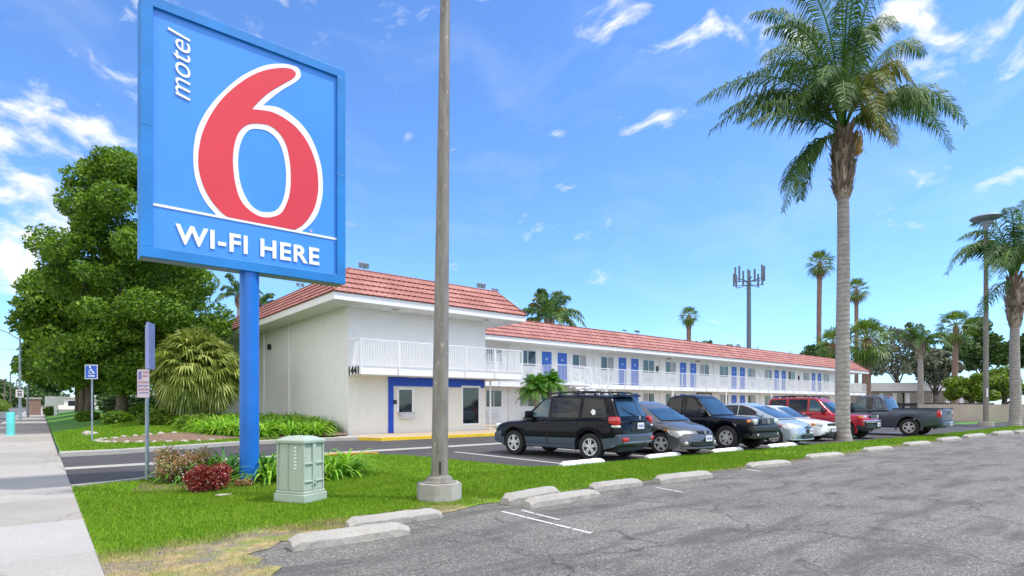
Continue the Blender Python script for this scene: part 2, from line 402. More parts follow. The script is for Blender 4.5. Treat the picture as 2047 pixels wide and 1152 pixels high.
def text(s, name, mat, parent, origin, u, v, w, h, shear=0, bold=0, depth=.006, spacing=1.0):
    cu = bpy.data.curves.new(name, 'FONT'); cu.body = s; cu.size = 1; cu.extrude = .5; cu.shear = shear; cu.offset = bold; cu.space_character = spacing
    cu.resolution_u = 6
    t = bpy.data.objects.new('t', cu); C.objects.link(t)
    dg = bpy.context.evaluated_depsgraph_get(); me = bpy.data.meshes.new_from_object(t.evaluated_get(dg)); bpy.data.objects.remove(t)
    xs = [q.co.x for q in me.vertices]; ys = [q.co.y for q in me.vertices]
    x0, x1, y0, y1 = min(xs), max(xs), min(ys), max(ys)
    origin, u, v = Vector(origin), Vector(u), Vector(v); n = u.cross(v)
    for q in me.vertices: q.co = origin+u*((q.co.x-x0)/(x1-x0)*w)+v*((q.co.y-y0)/(y1-y0)*h)+n*q.co.z*2*depth
    me.name = name; me.materials.clear(); me.materials.append(M[mat]); me.update()
    o = bpy.data.objects.new(name, me); C.objects.link(o); o.parent = parent; return o
def smooth_closed(pts, sharp=(), k=4):      # Catmull-Rom through the points
    out = []; n = len(pts)
    for i in range(n):
        p0, p1, p2, p3 = [Vector((*pts[(i+j) % n], 0)) for j in (-1, 0, 1, 2)]
        if i in sharp: p0 = p1
        if (i+1) % n in sharp: p3 = p2
        for q in range(k):
            t = q/k
            v = .5*((2*p1)+(p2-p0)*t+(2*p0-5*p1+4*p2-p3)*t*t+(3*p1-p0-3*p2+p3)*t**3)
            out.append((v.x, v.y))
    return out
# ------------------------------------------------------------------ GROUND
def sheet(name, x0, x1, y0, y1, z, mat): return tri_fill([(x0,y0),(x1,y0),(x1,y1),(x0,y1)], z, name, mat)
sheet('ground', -900, 900, -300, 1200, -.16, 'ground')
sheet('road', -16, -2.3, -60, 600, -.15, 'street')
mb = MB(); mb.box(-2.3, -2.12, -30, 400, -.16, .0); mb.build('kerb', 'conc_kerb')['kind'] = 'structure'
mb = MB()
ys = [-8, -6, -4, -2, 0, 2, 4, 5.4, 6.9, 8.95, 11.1, 13.4, 15.6, 18.0]+[20.2+2.1*i for i in range(180)]
for i in range(len(ys)-1):
    m = 1 if i == 8 else (2 if (i*7 % 5) in (1, 3) else 0)
    for (xa, xb) in ((-2.11, .419),):
        mb.box(xa, xb, ys[i]+.008, ys[i+1]-.008, -.16, .012, m)
mb.build('sidewalk', ['conc', 'conc_light', 'conc_b'], bevel=.008)['kind'] = 'structure'
tri_fill([(.42,-40),(120,-40),(120,9.35),(.42,9.35)], .0, 'parking_lot', 'asphalt_old')
tri_fill([(.42,8),(130,8),(130,30.4),(.42,30.4)], .004, 'driveway', 'asphalt_new')
tri_fill([(.42,15.9),(2.6,15.9),(13.6,16.1),(13.6,16.7),(2.6,16.5),(.42,16.5)], .010, 'drain_gutter', 'conc_kerb')
ISL = [(.42,3.4),(.75,3.55),(.95,3.8),(1.15,3.85),(1.22,4.15),(1.42,4.3),(1.38,4.6),(1.55,4.75),(1.50,5.0),(1.66,5.2),(1.5,5.42),(1.62,5.6),(1.52,5.85),(1.78,5.95),(1.95,6.18),(2.4,6.1),(3.0,6.22),(3.4,6.18),(3.9,6.37),(4.3,6.42),(4.9,6.64),(5.3,6.6),(5.8,6.72),(20,6.68),(60,6.5),(60,7.7),(36,7.9),(26,8.4),(19,8.95),(14,9.2),(10.2,9.32),
       (8.95,9.5),(8.55,9.9),(8.35,11.2),(8.15,13.0),(7.85,14.3),(7.4,15.15),(6.6,15.55),(5.6,15.5),(4.2,14.9),(2.6,13.7),(1.4,12.75),(.42,12.45)]
def inside(x, y, poly):
    c = np.zeros(x.shape, bool); n = len(poly)
    for i in range(n):
        x0, y0 = poly[i]; x1, y1 = poly[i-1]
        if y0 == y1: continue
        c ^= ((y0 > y) != (y1 > y)) & (x < (x1-x0)*(y-y0)/(y1-y0)+x0)
    return c
tag(tri_fill(ISL, .008, 'lawn_soil', 'lawn'), 'green lawn island between the car park and the driveway')
# grass blades on the near lawn
def blades(n, box, hmin, hmax, w, keep):
    x = rng.uniform(box[0], box[1], n); y = rng.uniform(box[2], box[3], n)
    k = keep(x, y); x = x[k]; y = y[k]; n = len(x)
    a = rng.uniform(0, 2*np.pi, n); h = rng.uniform(hmin, hmax, n); ln = rng.uniform(.1, .9, n)*h; b = rng.uniform(0, 2*np.pi, n)
    ww = w*rng.uniform(.6, 1.3, n)
    p0 = np.stack([x-np.cos(a)*ww, y-np.sin(a)*ww, np.full(n, .01)], 1); p1 = np.stack([x+np.cos(a)*ww, y+np.sin(a)*ww, np.full(n, .01)], 1)
    p2 = np.stack([x+np.cos(b)*ln, y+np.sin(b)*ln, .012+h], 1)
    return np.stack([p0, p1, p2], 1)
def wob(x, y): return .18*np.sin(x*2.1+1)+.12*np.sin(x*5.3+y*3)+.1*np.sin(y*4.1+x*7.7)
def keep_green(x, y): return inside(x, y, ISL) & (y+wob(x, y)+rng.normal(0, .16, x.shape) > np.where(x < 4.6, 6.6, 6.72))
def keep_dry(x, y): return inside(x, y, ISL) & (y+wob(x, y) <= 6.95) & (np.sin(x*3.1+y*2)+np.sin(x*7.3-y*5.1)+rng.normal(0, .8, x.shape) > -.8)
arr = np.concatenate([blades(150000, (.42, 5.6, 6.2, 11), .015, .05, .0035, keep_green),
                      blades(90000, (.42, 9, 9, 15.6), .02, .055, .006, keep_green),
                      blades(120000, (5.2, 16, 6.3, 9.6), .02, .055, .005, keep_green),
                      blades(80000, (16, 60, 6.3, 9.3), .02, .055, .010, keep_green)])
tag(npmesh('grass', arr, 'blades'), 'short bright green turf of the lawn island', 'grass', kind='stuff')
arr = np.concatenate([blades(26000, (.42, 5.8, 3.4, 7.1), .01, .045, .003, keep_dry), blades(9000, (5, 30, 6.2, 6.9), .01, .04, .005, lambda x, y: y > 6.4+.1*np.sin(x*3))])
tag(npmesh('dry_grass', arr, 'dry'), 'straw coloured dead grass along the car park edge', 'dry grass', kind='stuff')
# edge kerb of the island by the driveway, and the painted nose
def ribbon(name, pts, w, z0, z1, mat, bev=.01):
    mb = MB(); n = len(pts); L_, R_ = [], []
    for i, p in enumerate(pts):
        a = Vector((*pts[max(i-1, 0)], 0)); b = Vector((*pts[min(i+1, n-1)], 0)); d = (b-a).normalized(); nn = Vector((-d.y, d.x, 0))*w/2
        L_.append((p[0]+nn.x, p[1]+nn.y)); R_.append((p[0]-nn.x, p[1]-nn.y))
    for i in range(n-1):
        q = [L_[i], R_[i], R_[i+1], L_[i+1]]
        mb.add([(x,y,z0) for x,y in q]+[(x,y,z1) for x,y in q], [(4,5,6,7),(0,4,7,3),(1,2,6,5)])
        if i == 0: mb.add([(x,y,z0) for x,y in q[:2]]+[(x,y,z1) for x,y in q[:2]], [(0,1,3,2)])
        if i == n-2: mb.add([(x,y,z0) for x,y in q[2:]]+[(x,y,z1) for x,y in q[2:]], [(0,1,3,2)])
    return mb.build(name, mat)
tag(ribbon('kerb', [(.42,12.5),(1.4,12.82),(2.6,13.77),(4.2,14.98),(5.5,15.55)], .13, -.02, .045, 'conc_kerb'), kind='structure')
tag(ribbon('kerb', [(5.5,15.55),(6.6,15.66),(7.1,15.5),(7.5,15.15)], .16, -.02, .05, 'orange'), 'orange painted end of the island kerb', kind='structure')
KERB = [(.42,20.15),(1.6,20.2),(3.2,20.9),(5.3,21.75),(7.2,22.0),(9.0,22.0),(10.25,21.6)]
tag(ribbon('kerb', KERB, .62, -.02, .12, 'conc_kerb'), kind='structure')
# far lawn and planting bed beside the street wing
FL = [(.42,20.25),(1.6,20.3),(3.2,21.0),(5.3,21.9),(7.2,22.15),(9,22.15),(10.2,23.5),(10.2,95),(.42,95)]
def hill(x, y): return .10+.55*min(1, max(0, (y-22)/12))*min(1, max(0, (x-.6)/3.0))
mb = MB(); nx, ny = 26, 60; G = []
for j in range(ny+1):
    y = 20.2+(95-20.2)*(j/ny)**1.7
    for i in range(nx+1):
        x = .42+(10.22-.42)*i/nx; G.append((x, y, hill(x, y)))
fs = []
for j in range(ny):
    for i in range(nx):
        k = j*(nx+1)+i; cx = sum(G[q][0] for q in (k,k+1,k+nx+1,k+nx+2))/4; cy = sum(G[q][1] for q in (k,k+1,k+nx+1,k+nx+2))/4
        if inside(np.array([cx]), np.array([cy]), FL)[0]: fs.append((k, k+1, k+nx+2, k+nx+1))
mb.add(G, fs); tag(mb.build('lawn', 'lawn2', smooth='full'), 'shaded lawn under the street trees', kind='structure')
def k2(x, y):
    bed = ((x-4.2)/2.5)**2+((y-24.3)/1.65)**2 < 1
    return inside(x, y, FL) & ~bed & ~((x > 5.8) & (y > 22.6) & (y < 33))
arr = blades(70000, (.45, 7, 20.4, 34), .03, .08, .011, k2)
arr[:, :, 2] += np.array([[hill(p[0][0], p[0][1])] for p in arr])
tag(npmesh('grass', arr, 'blades'), 'darker turf of the lawn beyond the driveway', 'grass', kind='stuff')
mb = MB(); n = 26
poly = [(4.2+2.6*math.cos(2*math.pi*i/n)*(1+.08*math.sin(i*2.7)), 24.3+1.75*math.sin(2*math.pi*i/n)*(1+.1*math.cos(i*1.9))) for i in range(n)]
mb.add([(x, y, hill(x, y)+.02) for x, y in poly]+[(4.2, 24.3, hill(4.2, 24.3)+.12)], [(i, (i+1) % n, n) for i in range(n)])
bedx = [(6.0,22.3),(9.9,22.6),(10.2,24),(10.2,33),(6.2,33),(5.4,26)]
mb.add([(x, y, hill(x, y)+.05) for x, y in bedx], [tuple(range(6))])
tag(mb.build('soil', 'soil'), 'bare brown soil of the planting bed', kind='structure')
# raised walkway with yellow kerb before the office and along the rooms
mb = MB()
mb.prism([(10.3,20.62),(19.9,20.62),(19.9,27.3),(86,27.3),(86,30.3),(17.7,30.3),(17.7,23.55),(10.0,23.55)], -.02, .12)
tag(mb.build('walkway', 'walk_tan'), kind='structure')
tag(ribbon('kerb', [(9.85,21.5),(10.3,20.55),(20.0,20.55)], .18, -.02, .125, 'yellow'), 'yellow painted kerb before the office', kind='structure')
mb = MB(); mb.add([(8.7,22.2,.125),(9.9,21.4,.03),(10.35,20.7,.125),(10.2,23.5,.13),(9.0,23.3,.13)], [(0,1,2,3,4)])
tag(mb.build('ramp', 'conc_light'), kind='structure')
# stall lines
def line(a, b, w, z, mat='lane_white', name='parking_line'):
    a, b = Vector(a[:2]), Vector(b[:2]); d = (b-a).normalized(); nn = Vector((-d.y, d.x))*w/2
    return tri_fill([tuple(a+nn), tuple(a-nn), tuple(b-nn), tuple(b+nn)], z, name, mat)
for x in (9.75, 12.95, 16.1, 19.25, 22.3, 25.3, 28.6, 33.2): line((x, 9.5), (x-.1, 14.4), .11, .009)
def dashes(a, b, w, gaps):
    a, b = Vector(a), Vector(b)
    for t0, t1 in gaps: line(a.lerp(b, t0), a.lerp(b, t1), w, .005)
dashes(P(1003,1023), P(1182,1067), .055, ((0,.3),(.31,.62),(.64,.8),(.82,1)))
dashes(P(1043,1021), P(1118,1040), .05, ((0,.35),(.4,1)))
dashes(P(1312,975), P(1365,985), .06, ((0,.6),(.65,1)))
dashes(P(1488,938), P(1520,943), .07, ((0,1),))
# ------------------------------------------------------------------ WHEEL STOPS
def stop_mesh(Lg, w, h, seed, rough=.012):
    r = random.Random(seed); mb = MB(); n = 14
    prof = [(-w/2,0),(-w/2,h*.55),(-w*.30,h*.97),(-w*.1,h),(w*.1,h),(w*.30,h*.97),(w/2,h*.55),(w/2,0)]
    for i in range(n+1):
        t = i/n; x = -Lg/2+Lg*t; e = min(t, 1-t)*n
        s = 1 if e >= 1 else (.62 if e < .5 else .9)
        for (y, z) in prof: mb.v.append((x+(r.random()-.5)*rough, y*(1 if e >= 1 else .86)+(r.random()-.5)*rough, z*s+(r.random()-.5)*rough*(z > 0)))
    for i in range(n):
        for k in range(len(prof)-1):
            a = i*8+k; mb.f.append((a, a+1, a+9, a+8)); mb.m.append(0)
    mb.f.append(tuple(range(8))); mb.m.append(0); mb.f.append(tuple(n*8+k for k in range(8))[::-1]); mb.m.append(0)
    return mb
def wstop(a, b, w, h, mat, label, seed, group):
    a, b = Vector((a[0], a[1], 0)), Vector((b[0], b[1], 0)); d = b-a
    mb = stop_mesh(d.length, w, h, seed); ang = math.atan2(d.y, d.x); c = (a+b)/2
    o = mb.build('wheel_stop', mat, bevel=.008, local=True); o.location = (c.x, c.y, .002); o.rotation_euler = (0, 0, ang)
    return tag(o, label, 'wheel stop', group)
GO = 'concrete wheel stops along the near car park edge'
outer = [((586,1104),(822,1070),'white painted wheel stop lying nearest the camera, in front of a second stop', .24,.14),
         ((700,1062),(885,1036),'worn wheel stop lying just behind the nearest one, ending below the lamp post base', .20,.13),
         ((1018,1012),(1120,992),'grey wheel stop behind another one, first right of the lamp post base', .22,.16),
         ((1062,1018),(1200,995),'wheel stop overlapping in front of its neighbour right of the lamp post base', .20,.14),
         ((1190,984),(1286,972),'chipped white wheel stop touching the overlapping pair on their right', .20,.14),
         ((1322,968),(1426,956),'stained grey wheel stop left of the faded stall tick', .22,.15),
         ((1505,938),(1583,930),'worn wheel stop in front of the hatchback and the black pickup', .24,.13),
         ((1624,919),(1690,913),'pale wheel stop just left of the tall palm trunk', .26,.13),
         ((1738,905),(1787,900),'pale wheel stop in front of the red off-roader', .26,.14),
         ((1820,893),(1863,889),'small pale wheel stop in front of the grey pickup bed', .3,.14),
         ((1886,884),(1923,880),'small pale wheel stop just right of the grey pickup tail', .3,.15),
         ((1938,877),(1973,873),'small pale wheel stop just left of the far lamp post foot', .3,.16),
         ((1996,871),(2028,868),'small pale wheel stop beyond the far lamp post foot', .3,.18),
         ((2040,868),(2075,866),'last pale wheel stop cut by the right edge of the photo', .3,.18)]
for i, (a, b, lab, w, h) in enumerate(outer):
    pa, pb = P(*a), P(*b); off = Vector((0, w*.45, 0)); wstop(pa+off, pb+off, w, h, 'conc_block', lab, i, GO)
GI = 'white wheel stops along the inner car park'
inner = [((1122,934),(1205,925),'white wheel stop behind the dark blue estate, on the far side of the grass strip'),
         ((1292,919),(1358,912),'white wheel stop in front of the grey hatchback'),
         ((1424,907),(1482,901),'white wheel stop under the nose of the black pickup'),
         ((1536,896),(1590,891),'white wheel stop in front of the silver hatchback')]
for i, (a, b, lab) in enumerate(inner): wstop(P(*a), P(*b), .18, .12, 'white_paint', lab, 40+i, GI)
exec_marker = 0
# ------------------------------------------------------------------ BIG SIGN
YS = 11.0
sgn = thing('pylon_sign', (2.97, 11.18, .01), 'tall square blue roadside sign with a huge red number 6 on one blue post', 'sign')
mb = MB(); mb.tube([(2.97,11.18,0),(2.97,11.18,4.0)], .165, 28); mb.build('pole', 'pole_blue', sgn, smooth=True)
XL, XR, ZB, ZT = 1.26, 4.735, 3.86, 8.16
mb = MB(); mb.box(XL+.01, XR-.01, YS+.06, YS+.40, ZB+.01, ZT-.01); mb.build('cabinet', 'sign_under', sgn, bevel=.01)
mb = MB(); fw = .17
mb.box(XL, XR, YS-.02, YS+.10, ZB, ZB+fw); mb.box(XL, XR, YS-.02, YS+.10, ZT-fw, ZT)
mb.box(XL, XL+fw, YS-.022, YS+.10, ZB+fw, ZT-fw); mb.box(XR-fw, XR, YS-.022, YS+.10, ZB+fw, ZT-fw)
mb.box(XL-.004, XL+.004, YS+.10, YS+.38, ZB, ZT); 
for (x) in (XL, XR-fw): mb.box(x-.003, x+fw+.003, YS-.026, YS+.09, 6.02, 6.035)
mb.build('frame', 'sign_frame', sgn, bevel=.025)
mb = MB(); mb.box(XL+.03, XR-.03, YS+.035, YS+.07, ZB+.05, ZT-.05); fc = mb.build('face', 'sign_face', sgn)
def z2(x, y): return 200+x/1.9196, y/1.9196             # enlarged survey -> photo
so = wloc(sgn)
def onsign(x, y):
    p = PY(*z2(x, y), YS+.03); return (p.x-so.x, p.z-so.z)
W_out = [(770,288),(762,263),(735,250),(690,245),(640,250),(590,268),(540,295),(490,335),(440,385),(400,440),(372,500),(360,560),(358,620),(365,680),(385,740),(415,790),(455,833),
         (500,842),(620,865),(768,891),(800,868),(830,830),(848,780),(855,720),(850,650),(835,590),(810,530),(775,480),(730,440),(680,412),(625,405),(660,375),(700,345),(740,322),(764,303)]
W_in = [(600,475),(650,483),(690,515),(715,560),(728,620),(732,680),(728,740),(712,790),(690,822),(650,835),(610,830),(570,805),(540,770),(522,720),(512,660),(510,600),(518,545),(535,505),(565,480)]
R_out = [(751,286),(741,270),(720,263),(690,262),(640,269),(590,287),(540,317),(490,358),(450,403),(415,458),(390,520),(378,585),(379,650),(397,715),(428,772),(465,815),(490,834),
         (560,848),(640,863),(745,884),(780,862),(810,823),(828,780),(837,720),(832,650),(816,592),(791,540),(756,494),(712,458),(656,430),(583,420),(610,390),(650,355),(700,325),(738,303)]
I_ = [(600,458),(655,466),(702,500),(730,550),(745,612),(750,680),(745,746),(728,800),(702,836),(655,852),(604,847),(560,820),(527,780),(506,727),(495,664),(493,598),(501,537),(520,490),(555,463)]
B_in = [(600,475),(650,483),(690,515),(715,560),(728,620),(732,680),(728,740),(712,790),(690,822),(650,835),(610,830),(570,805),(540,770),(522,720),(512,660),(510,600),(518,545),(535,505),(565,480)]
W_hole = [(598,495),(640,503),(675,530),(697,570),(710,625),(714,680),(710,735),(697,780),(675,808),(645,815),(610,810),(580,788),(558,755),(540,710),(531,655),(530,600),(538,555),(553,520),(573,500)]
def mp(yoff): return lambda a, b, c: Vector((a, YS+yoff-so.y-c, b))
mk = lambda pts, sh=(): smooth_closed([onsign(*p) for p in pts], sh)
curve_poly([mk(W_out, (16, 17, 19, 30)), mk(W_hole)], 'numeral_outline', 'white_vinyl', fc, mp(.03), .004)
curve_poly([mk(R_out, (16, 17, 19, 30)), mk(B_in)], 'numeral', 'red', fc, mp(.022), .004)
def signbar(a, b, w):
    a, b = Vector(onsign(*a)), Vector(onsign(*b)); z = (a.y+b.y)/2; m = MB()
    m.box(a.x+so.x, b.x+so.x, YS+.020, YS+.036, z+so.z-w/2, z+so.z+w/2); return m.build('rule', 'white_vinyl', fc)
signbar((190,785), (912,917), .04)
a = onsign(262, 262); 
x0 = PY(336,100,YS).x-so.x; x1 = PY(381,100,YS).x-so.x; zb_ = PY(358,195,YS).z-so.z; zt_ = PY(358,61,YS).z-so.z
text('motel', 'lettering', 'white_vinyl', fc, (x1, YS+.02-so.y, zb_), (0,0,1), (-1,0,0), zt_-zb_, x1-x0, shear=.25, bold=-.002, depth=.006)
x0 = PY(351,460,YS).x-so.x; x1 = PY(639,460,YS).x-so.x; z0 = PY(352,486,YS).z-so.z; z1 = PY(350,446,YS).z-so.z
text('WI-FI HERE', 'lettering', 'white_vinyl', fc, (x0, YS+.02-so.y, z0), (1,0,0), (0,0,1), x1-x0, z1-z0, bold=.028, depth=.006, spacing=1.12)
p = onsign(808, 886); mb = MB(); mb.lathe([(.001,0),(.035,0),(.035,.01)], 'y', (p[0]+so.x, YS+.02, p[1]+so.z), 14); mb.build('registered_mark', 'sign_lilac', fc)
# ------------------------------------------------------------------ NEAR LAMP POST (concrete foot, base shroud)
pb = P(878, 1000); pb.z = 0
lp = thing('lamp_post', (pb.x, pb.y, 0), 'thick weathered grey-brown post on a round concrete foot at the front of the lawn', 'lamp post')
q = Vector((pb.x, pb.y, 0)); tilt = Vector((RT[0], RT[1], 0))*.012
mb = MB(); mb.lathe([(.001,-.05),(.345,-.05),(.345,.255),(.335,.27),(.001,.27)], 'z', q, 8)
o = mb.build('concrete_foot', 'conc_block', lp, bevel=.015)
mb = MB(); mb.lathe([(.25,.27),(.25,.285),(.21,.30),(.19,.35),(.14,.375),(.13,.38)], 'z', q, 20); mb.build('base_shroud', 'lamp_paint', lp, smooth=True)
mb = MB(); mb.tube([q+Vector((0,0,.3))+tilt*.3, q+Vector((0,0,8.0))+tilt*8, q+Vector((0,0,11))+tilt*11], [.128, .072, .055], 28); mb.build('shaft', 'lamp_paint', lp, smooth=True)
dh = Vector((-FW[0], -FW[1], 0)); mb = MB(); c = q+dh*.115+Vector((0,0,.86)); mb.bar(c-Vector((0,0,.11)), c+Vector((0,0,.11)), .10, .03); mb.build('hand_hole_cover', 'lamp_paint', lp, bevel=.006)
mb = MB(); c = q+dh*.125+Vector((.02,0,.50)); mb.bar(c-Vector((0,0,.09)), c+Vector((0,0,.09)), .07, .02); mb.build('cable_tie', 'plastic', lp)
mb = MB(); mb.box(q.x+tilt.x*11-.35, q.x+tilt.x*11+.35, q.y-.18, q.y+.18, 10.95, 11.1); mb.build('lamp_head', 'lamp_paint', lp, bevel=.03)
# ------------------------------------------------------------------ UTILITY BOX
ub = P(601, 1003); yaw = R(-62)
box = thing('utility_box', (ub.x, ub.y, .015), 'pale green ribbed utility pedestal standing on the lawn beside the blue sign post', 'utility box', rz=yaw)
mb = MB(); mb.box(-.29,.29,-.24,.24,0,.13); mb.box(-.27,.27,-.22,.22,.13,.17); mb.build('plinth', 'box_green', box, bevel=.012, local=True)
mb = MB()
def tb(z0, z1, a0, b0, a1, b1, m=0): mb.add([(-a0,-b0,z0),(a0,-b0,z0),(a0,b0,z0),(-a0,b0,z0),(-a1,-b1,z1),(a1,-b1,z1),(a1,b1,z1),(-a1,b1,z1)], [(0,3,2,1),(4,5,6,7),(0,1,5,4),(1,2,6,5),(2,3,7,6),(3,0,4,7)], m)
tb(.17, .86, .245, .20, .235, .19)
mb.build('cabinet_body', 'box_green', box, bevel=.015, local=True)
mb = MB()
for s in (-1, 1):
    mb.box(s*.252-.012, s*.252+.012, -.035, .035, .17, .87); mb.box(-.055, -.045, s*.206-.006, s*.206+.004, .17, .87)
    for sx in (-1, 1): mb.box(sx*.243-.014, sx*.243+.014, s*.198-.014, s*.198+.014, .17, .87)
for z in (.30, .56):
    for s in (-1, 1): mb.box(s*.25-.014, s*.25+.014, -.2, .2, z, z+.022)
mb.build('rib', 'box_green', box, bevel=.006, local=True)
mb = MB(); tb(.86, .91, .275, .23, .28, .235); tb(.91, .965, .27, .225, .14, .10); mb.build('lid', 'box_green', box, bevel=.012, local=True)
mb = MB()
for i in range(7): mb.box(.07, .115, -.209, -.195, .79-.05*i, .812-.05*i)
mb.build('warning_marks', 'white_vinyl', box, local=True)
mb = MB(); mb.lathe([(.001,0),(.018,0),(.018,.02),(.001,.02)], 'x', (.262,0,.26), 10); mb.build('lock', 'box_dark', box, local=True); mb = MB(); mb.bar((-.262,.0,.20), (-.262,.0,.27), .03, .03); mb.build('latch', 'box_dark', box, local=True)
# ------------------------------------------------------------------ PLANTS
def strap_clump(n, ln, w, seed, spread=1.0):
    r = random.Random(seed); mb = MB()
    for i in range(n):
        a = r.uniform(0, 2*math.pi); l = ln*r.uniform(.6, 1.1); el = r.uniform(.5, 1.45)*1.0; b0 = Vector((math.cos(a), math.sin(a), 0))*r.uniform(0, .13)*spread
        side = Vector((-math.sin(a), math.cos(a), 0)); p = b0.copy(); d = el; row = []
        for k in range(6):
            ww = w*(.7, 1, 1, .85, .55, .05)[k]*r.uniform(.9, 1.1)
            row += [p-side*ww/2+Vector((0,0,ww*.2)), p+side*ww/2+Vector((0,0,ww*.2))]
            p = p+(Vector((math.cos(a), math.sin(a), 0))*math.cos(d)+Vector((0,0,1))*math.sin(d))*l/5; d -= r.uniform(.28, .52)
            if p.z < .03: p.z = .03
        mb.add(row, [(2*k, 2*k+1, 2*k+3, 2*k+2) for k in range(5)])
    return mb
sc = [strap_clump(85, .62, .035, s).build('strap_leaf_plant', 'strap') for s in (1, 2, 3)]
sd = [strap_clump(90, .72, .04, s).build('strap_leaf_plant', 'strap_dark') for s in (4, 5)]
for o in sc+sd: o.data.polygons.foreach_set('use_smooth', [True]*len(o.data.polygons))
used = set()
def place(src, loc, rz, s, label, cat, group):
    if src.name in used: o = src.copy(); C.objects.link(o)
    else: o = src; used.add(src.name)
    o.location = loc; o.rotation_euler = (0, 0, rz); o.scale = (s, s, s); return tag(o, label, cat, group)
G1 = 'strap leaf plants around the sign post'
spots = [(2.35,11.75,1.0,'dark strap leaf plant left of the blue post, behind the red flowering bush',1),(2.75,12.05,1.1,'dark strap leaf plant directly behind the foot of the blue post',1),
         (3.25,10.95,1.0,'strap leaf plant just right of the blue post, its outer leaves yellowing',0),(3.35,11.55,1.0,'strap leaf plant behind the utility box on its left',1),
         (3.95,10.9,1.0,'strap leaf plant hidden mostly behind the utility box',0),(4.35,10.75,1.0,'bright strap leaf plant just right of the utility box',0),
         (4.75,10.95,1.05,'bright strap leaf plant at the right end of the sign bed',0),(4.35,11.6,1.0,'strap leaf plant at the back right of the sign bed',0),(2.05,12.2,.95,'strap leaf plant at the back left of the sign bed',1)]
for i, (x, y, s, lab, dk) in enumerate(spots):
    src = (sd if dk else sc)[i % (2 if dk else 3)]; place(src, (x, y, .01), i*1.3, s*(1.22 if x < 3.1 else 1.42), lab, 'plant', G1)
G2 = 'strap leaf plants against the street wing'
locs = []
for i in range(1500):
    x = random.uniform(4.9, 9.9); y = random.uniform(22.7, 30.0)
    if y < 22.9+max(0, (6.6-x))*.9 or (x > 9.2 and y < 24.5): continue
    if all((x-a)**2+(y-b)**2 > .52**2 for a, b in locs): locs.append((x, y))
    if len(locs) >= 80: break
for i, (x, y) in enumerate(sorted(locs, key=lambda t: t[1])):
    place(sc[i % 3], (x, y, hill(x, y)+.0), i*2.1, random.uniform(1.5, 1.95), 'bright strap leaf plant in the dense bed along the white side wall', 'plant', G2)
# leafy clouds
def leafcloud(blobs, n, size, shell=.55, flat=.0):
    vol = np.array([b[1][0]*b[1][1]*b[1][2] for b in blobs])**.67; pr = vol/vol.sum()
    idx = rng.choice(len(blobs), n, p=pr); cen = np.array([b[0] for b in blobs])[idx]; rad = np.array([b[1] for b in blobs])[idx]
    d = rng.normal(size=(n, 3)); d /= np.linalg.norm(d, axis=1)[:, None]
    r = (shell+(1-shell)*rng.random(n)**.7)*(1+.10*np.sin(d[:, 0]*9+idx)*np.cos(d[:, 2]*8+idx*2))
    c = cen+d*rad*r[:, None]
    nr = rng.normal(size=(n, 3))+d*.7+np.array([0, 0, .5]); nr /= np.linalg.norm(nr, axis=1)[:, None]
    t = np.cross(nr, rng.normal(size=(n, 3))); t /= np.linalg.norm(t, axis=1)[:, None]; b = np.cross(nr, t)
    s = size*rng.uniform(.55, 1.3, n)[:, None]
    return np.stack([c-t*s, c-b*s*.55+nr*s*.12, c+t*s, c+b*s*.55+nr*s*.12], 1)
def tree(name, base, h, blobs, n, size, leaf, label, cat='tree', group=None, tr=.3, bark='bark', trunk_pts=None, limbs=8, shell=.5):
    t = thing(name, base, label, cat, group); B = Vector(base)
    mb = MB(); top = B+Vector((0, 0, h*.55))
    pts = [B-Vector((0,0,.1)), B+Vector((.05,.03,h*.12)), B+Vector((-.05,.08,h*.3)), top]
    mb.tube(pts, [tr*1.25, tr, tr*.85, tr*.45], 10)
    for b in blobs[:limbs]:
        c = Vector(b[0]); s = B+Vector((0, 0, h*random.uniform(.18, .4))); mid = s.lerp(c, .5)+Vector((0, 0, .3))
        mb.tube([s, mid, c], [tr*.45, tr*.28, tr*.1], 6)
    mb.build('trunk', bark, t, smooth='full')
    npmesh('crown', leafcloud(blobs, n, size, shell), leaf, t, off=tuple(B)); return t
def blobset(c, rx, rz, n, br, seed, low=-.8):
    r = random.Random(seed); out = [(tuple(c), (rx*.6, rx*.6, rz*.62))]
    for i in range(n):
        a = r.uniform(0, 2*math.pi); e = r.uniform(low, 1)
        k = math.sqrt(max(0, 1-e*e))*(.72+.2*r.random()); s = br*r.uniform(.65, 1.2)
        out.append(((c[0]+rx*k*math.cos(a), c[1]+rx*k*math.sin(a), c[2]+rz*e*.78), (s, s, s*.8)))
    return out
def loose(c, seed):          # uneven crown: many small boughs round a cone-shaped core
    r = random.Random(seed); out = [((c[0], c[1], c[2]-.6), (2.1, 2.1, 3.6))]
    for i in range(120):
        h = r.random(); z = c[2]-4.6+11.4*h; R_ = 3.75*math.sin(math.pi*min(.93, .30+.62*h))**.8*r.uniform(.50, 1.08); a = r.uniform(0, 2*math.pi); s = r.uniform(.45, 1.15)
        out.append(((c[0]+R_*math.cos(a), c[1]+R_*math.sin(a), z), (s, s, s*r.uniform(.6, .9))))
    for i in range(7): out.append(((c[0]+r.uniform(-.7,.7), c[1]+r.uniform(-.7,.7), c[2]+5.9+r.uniform(-.3,.75)), (.5,.5,.6)))
    return out
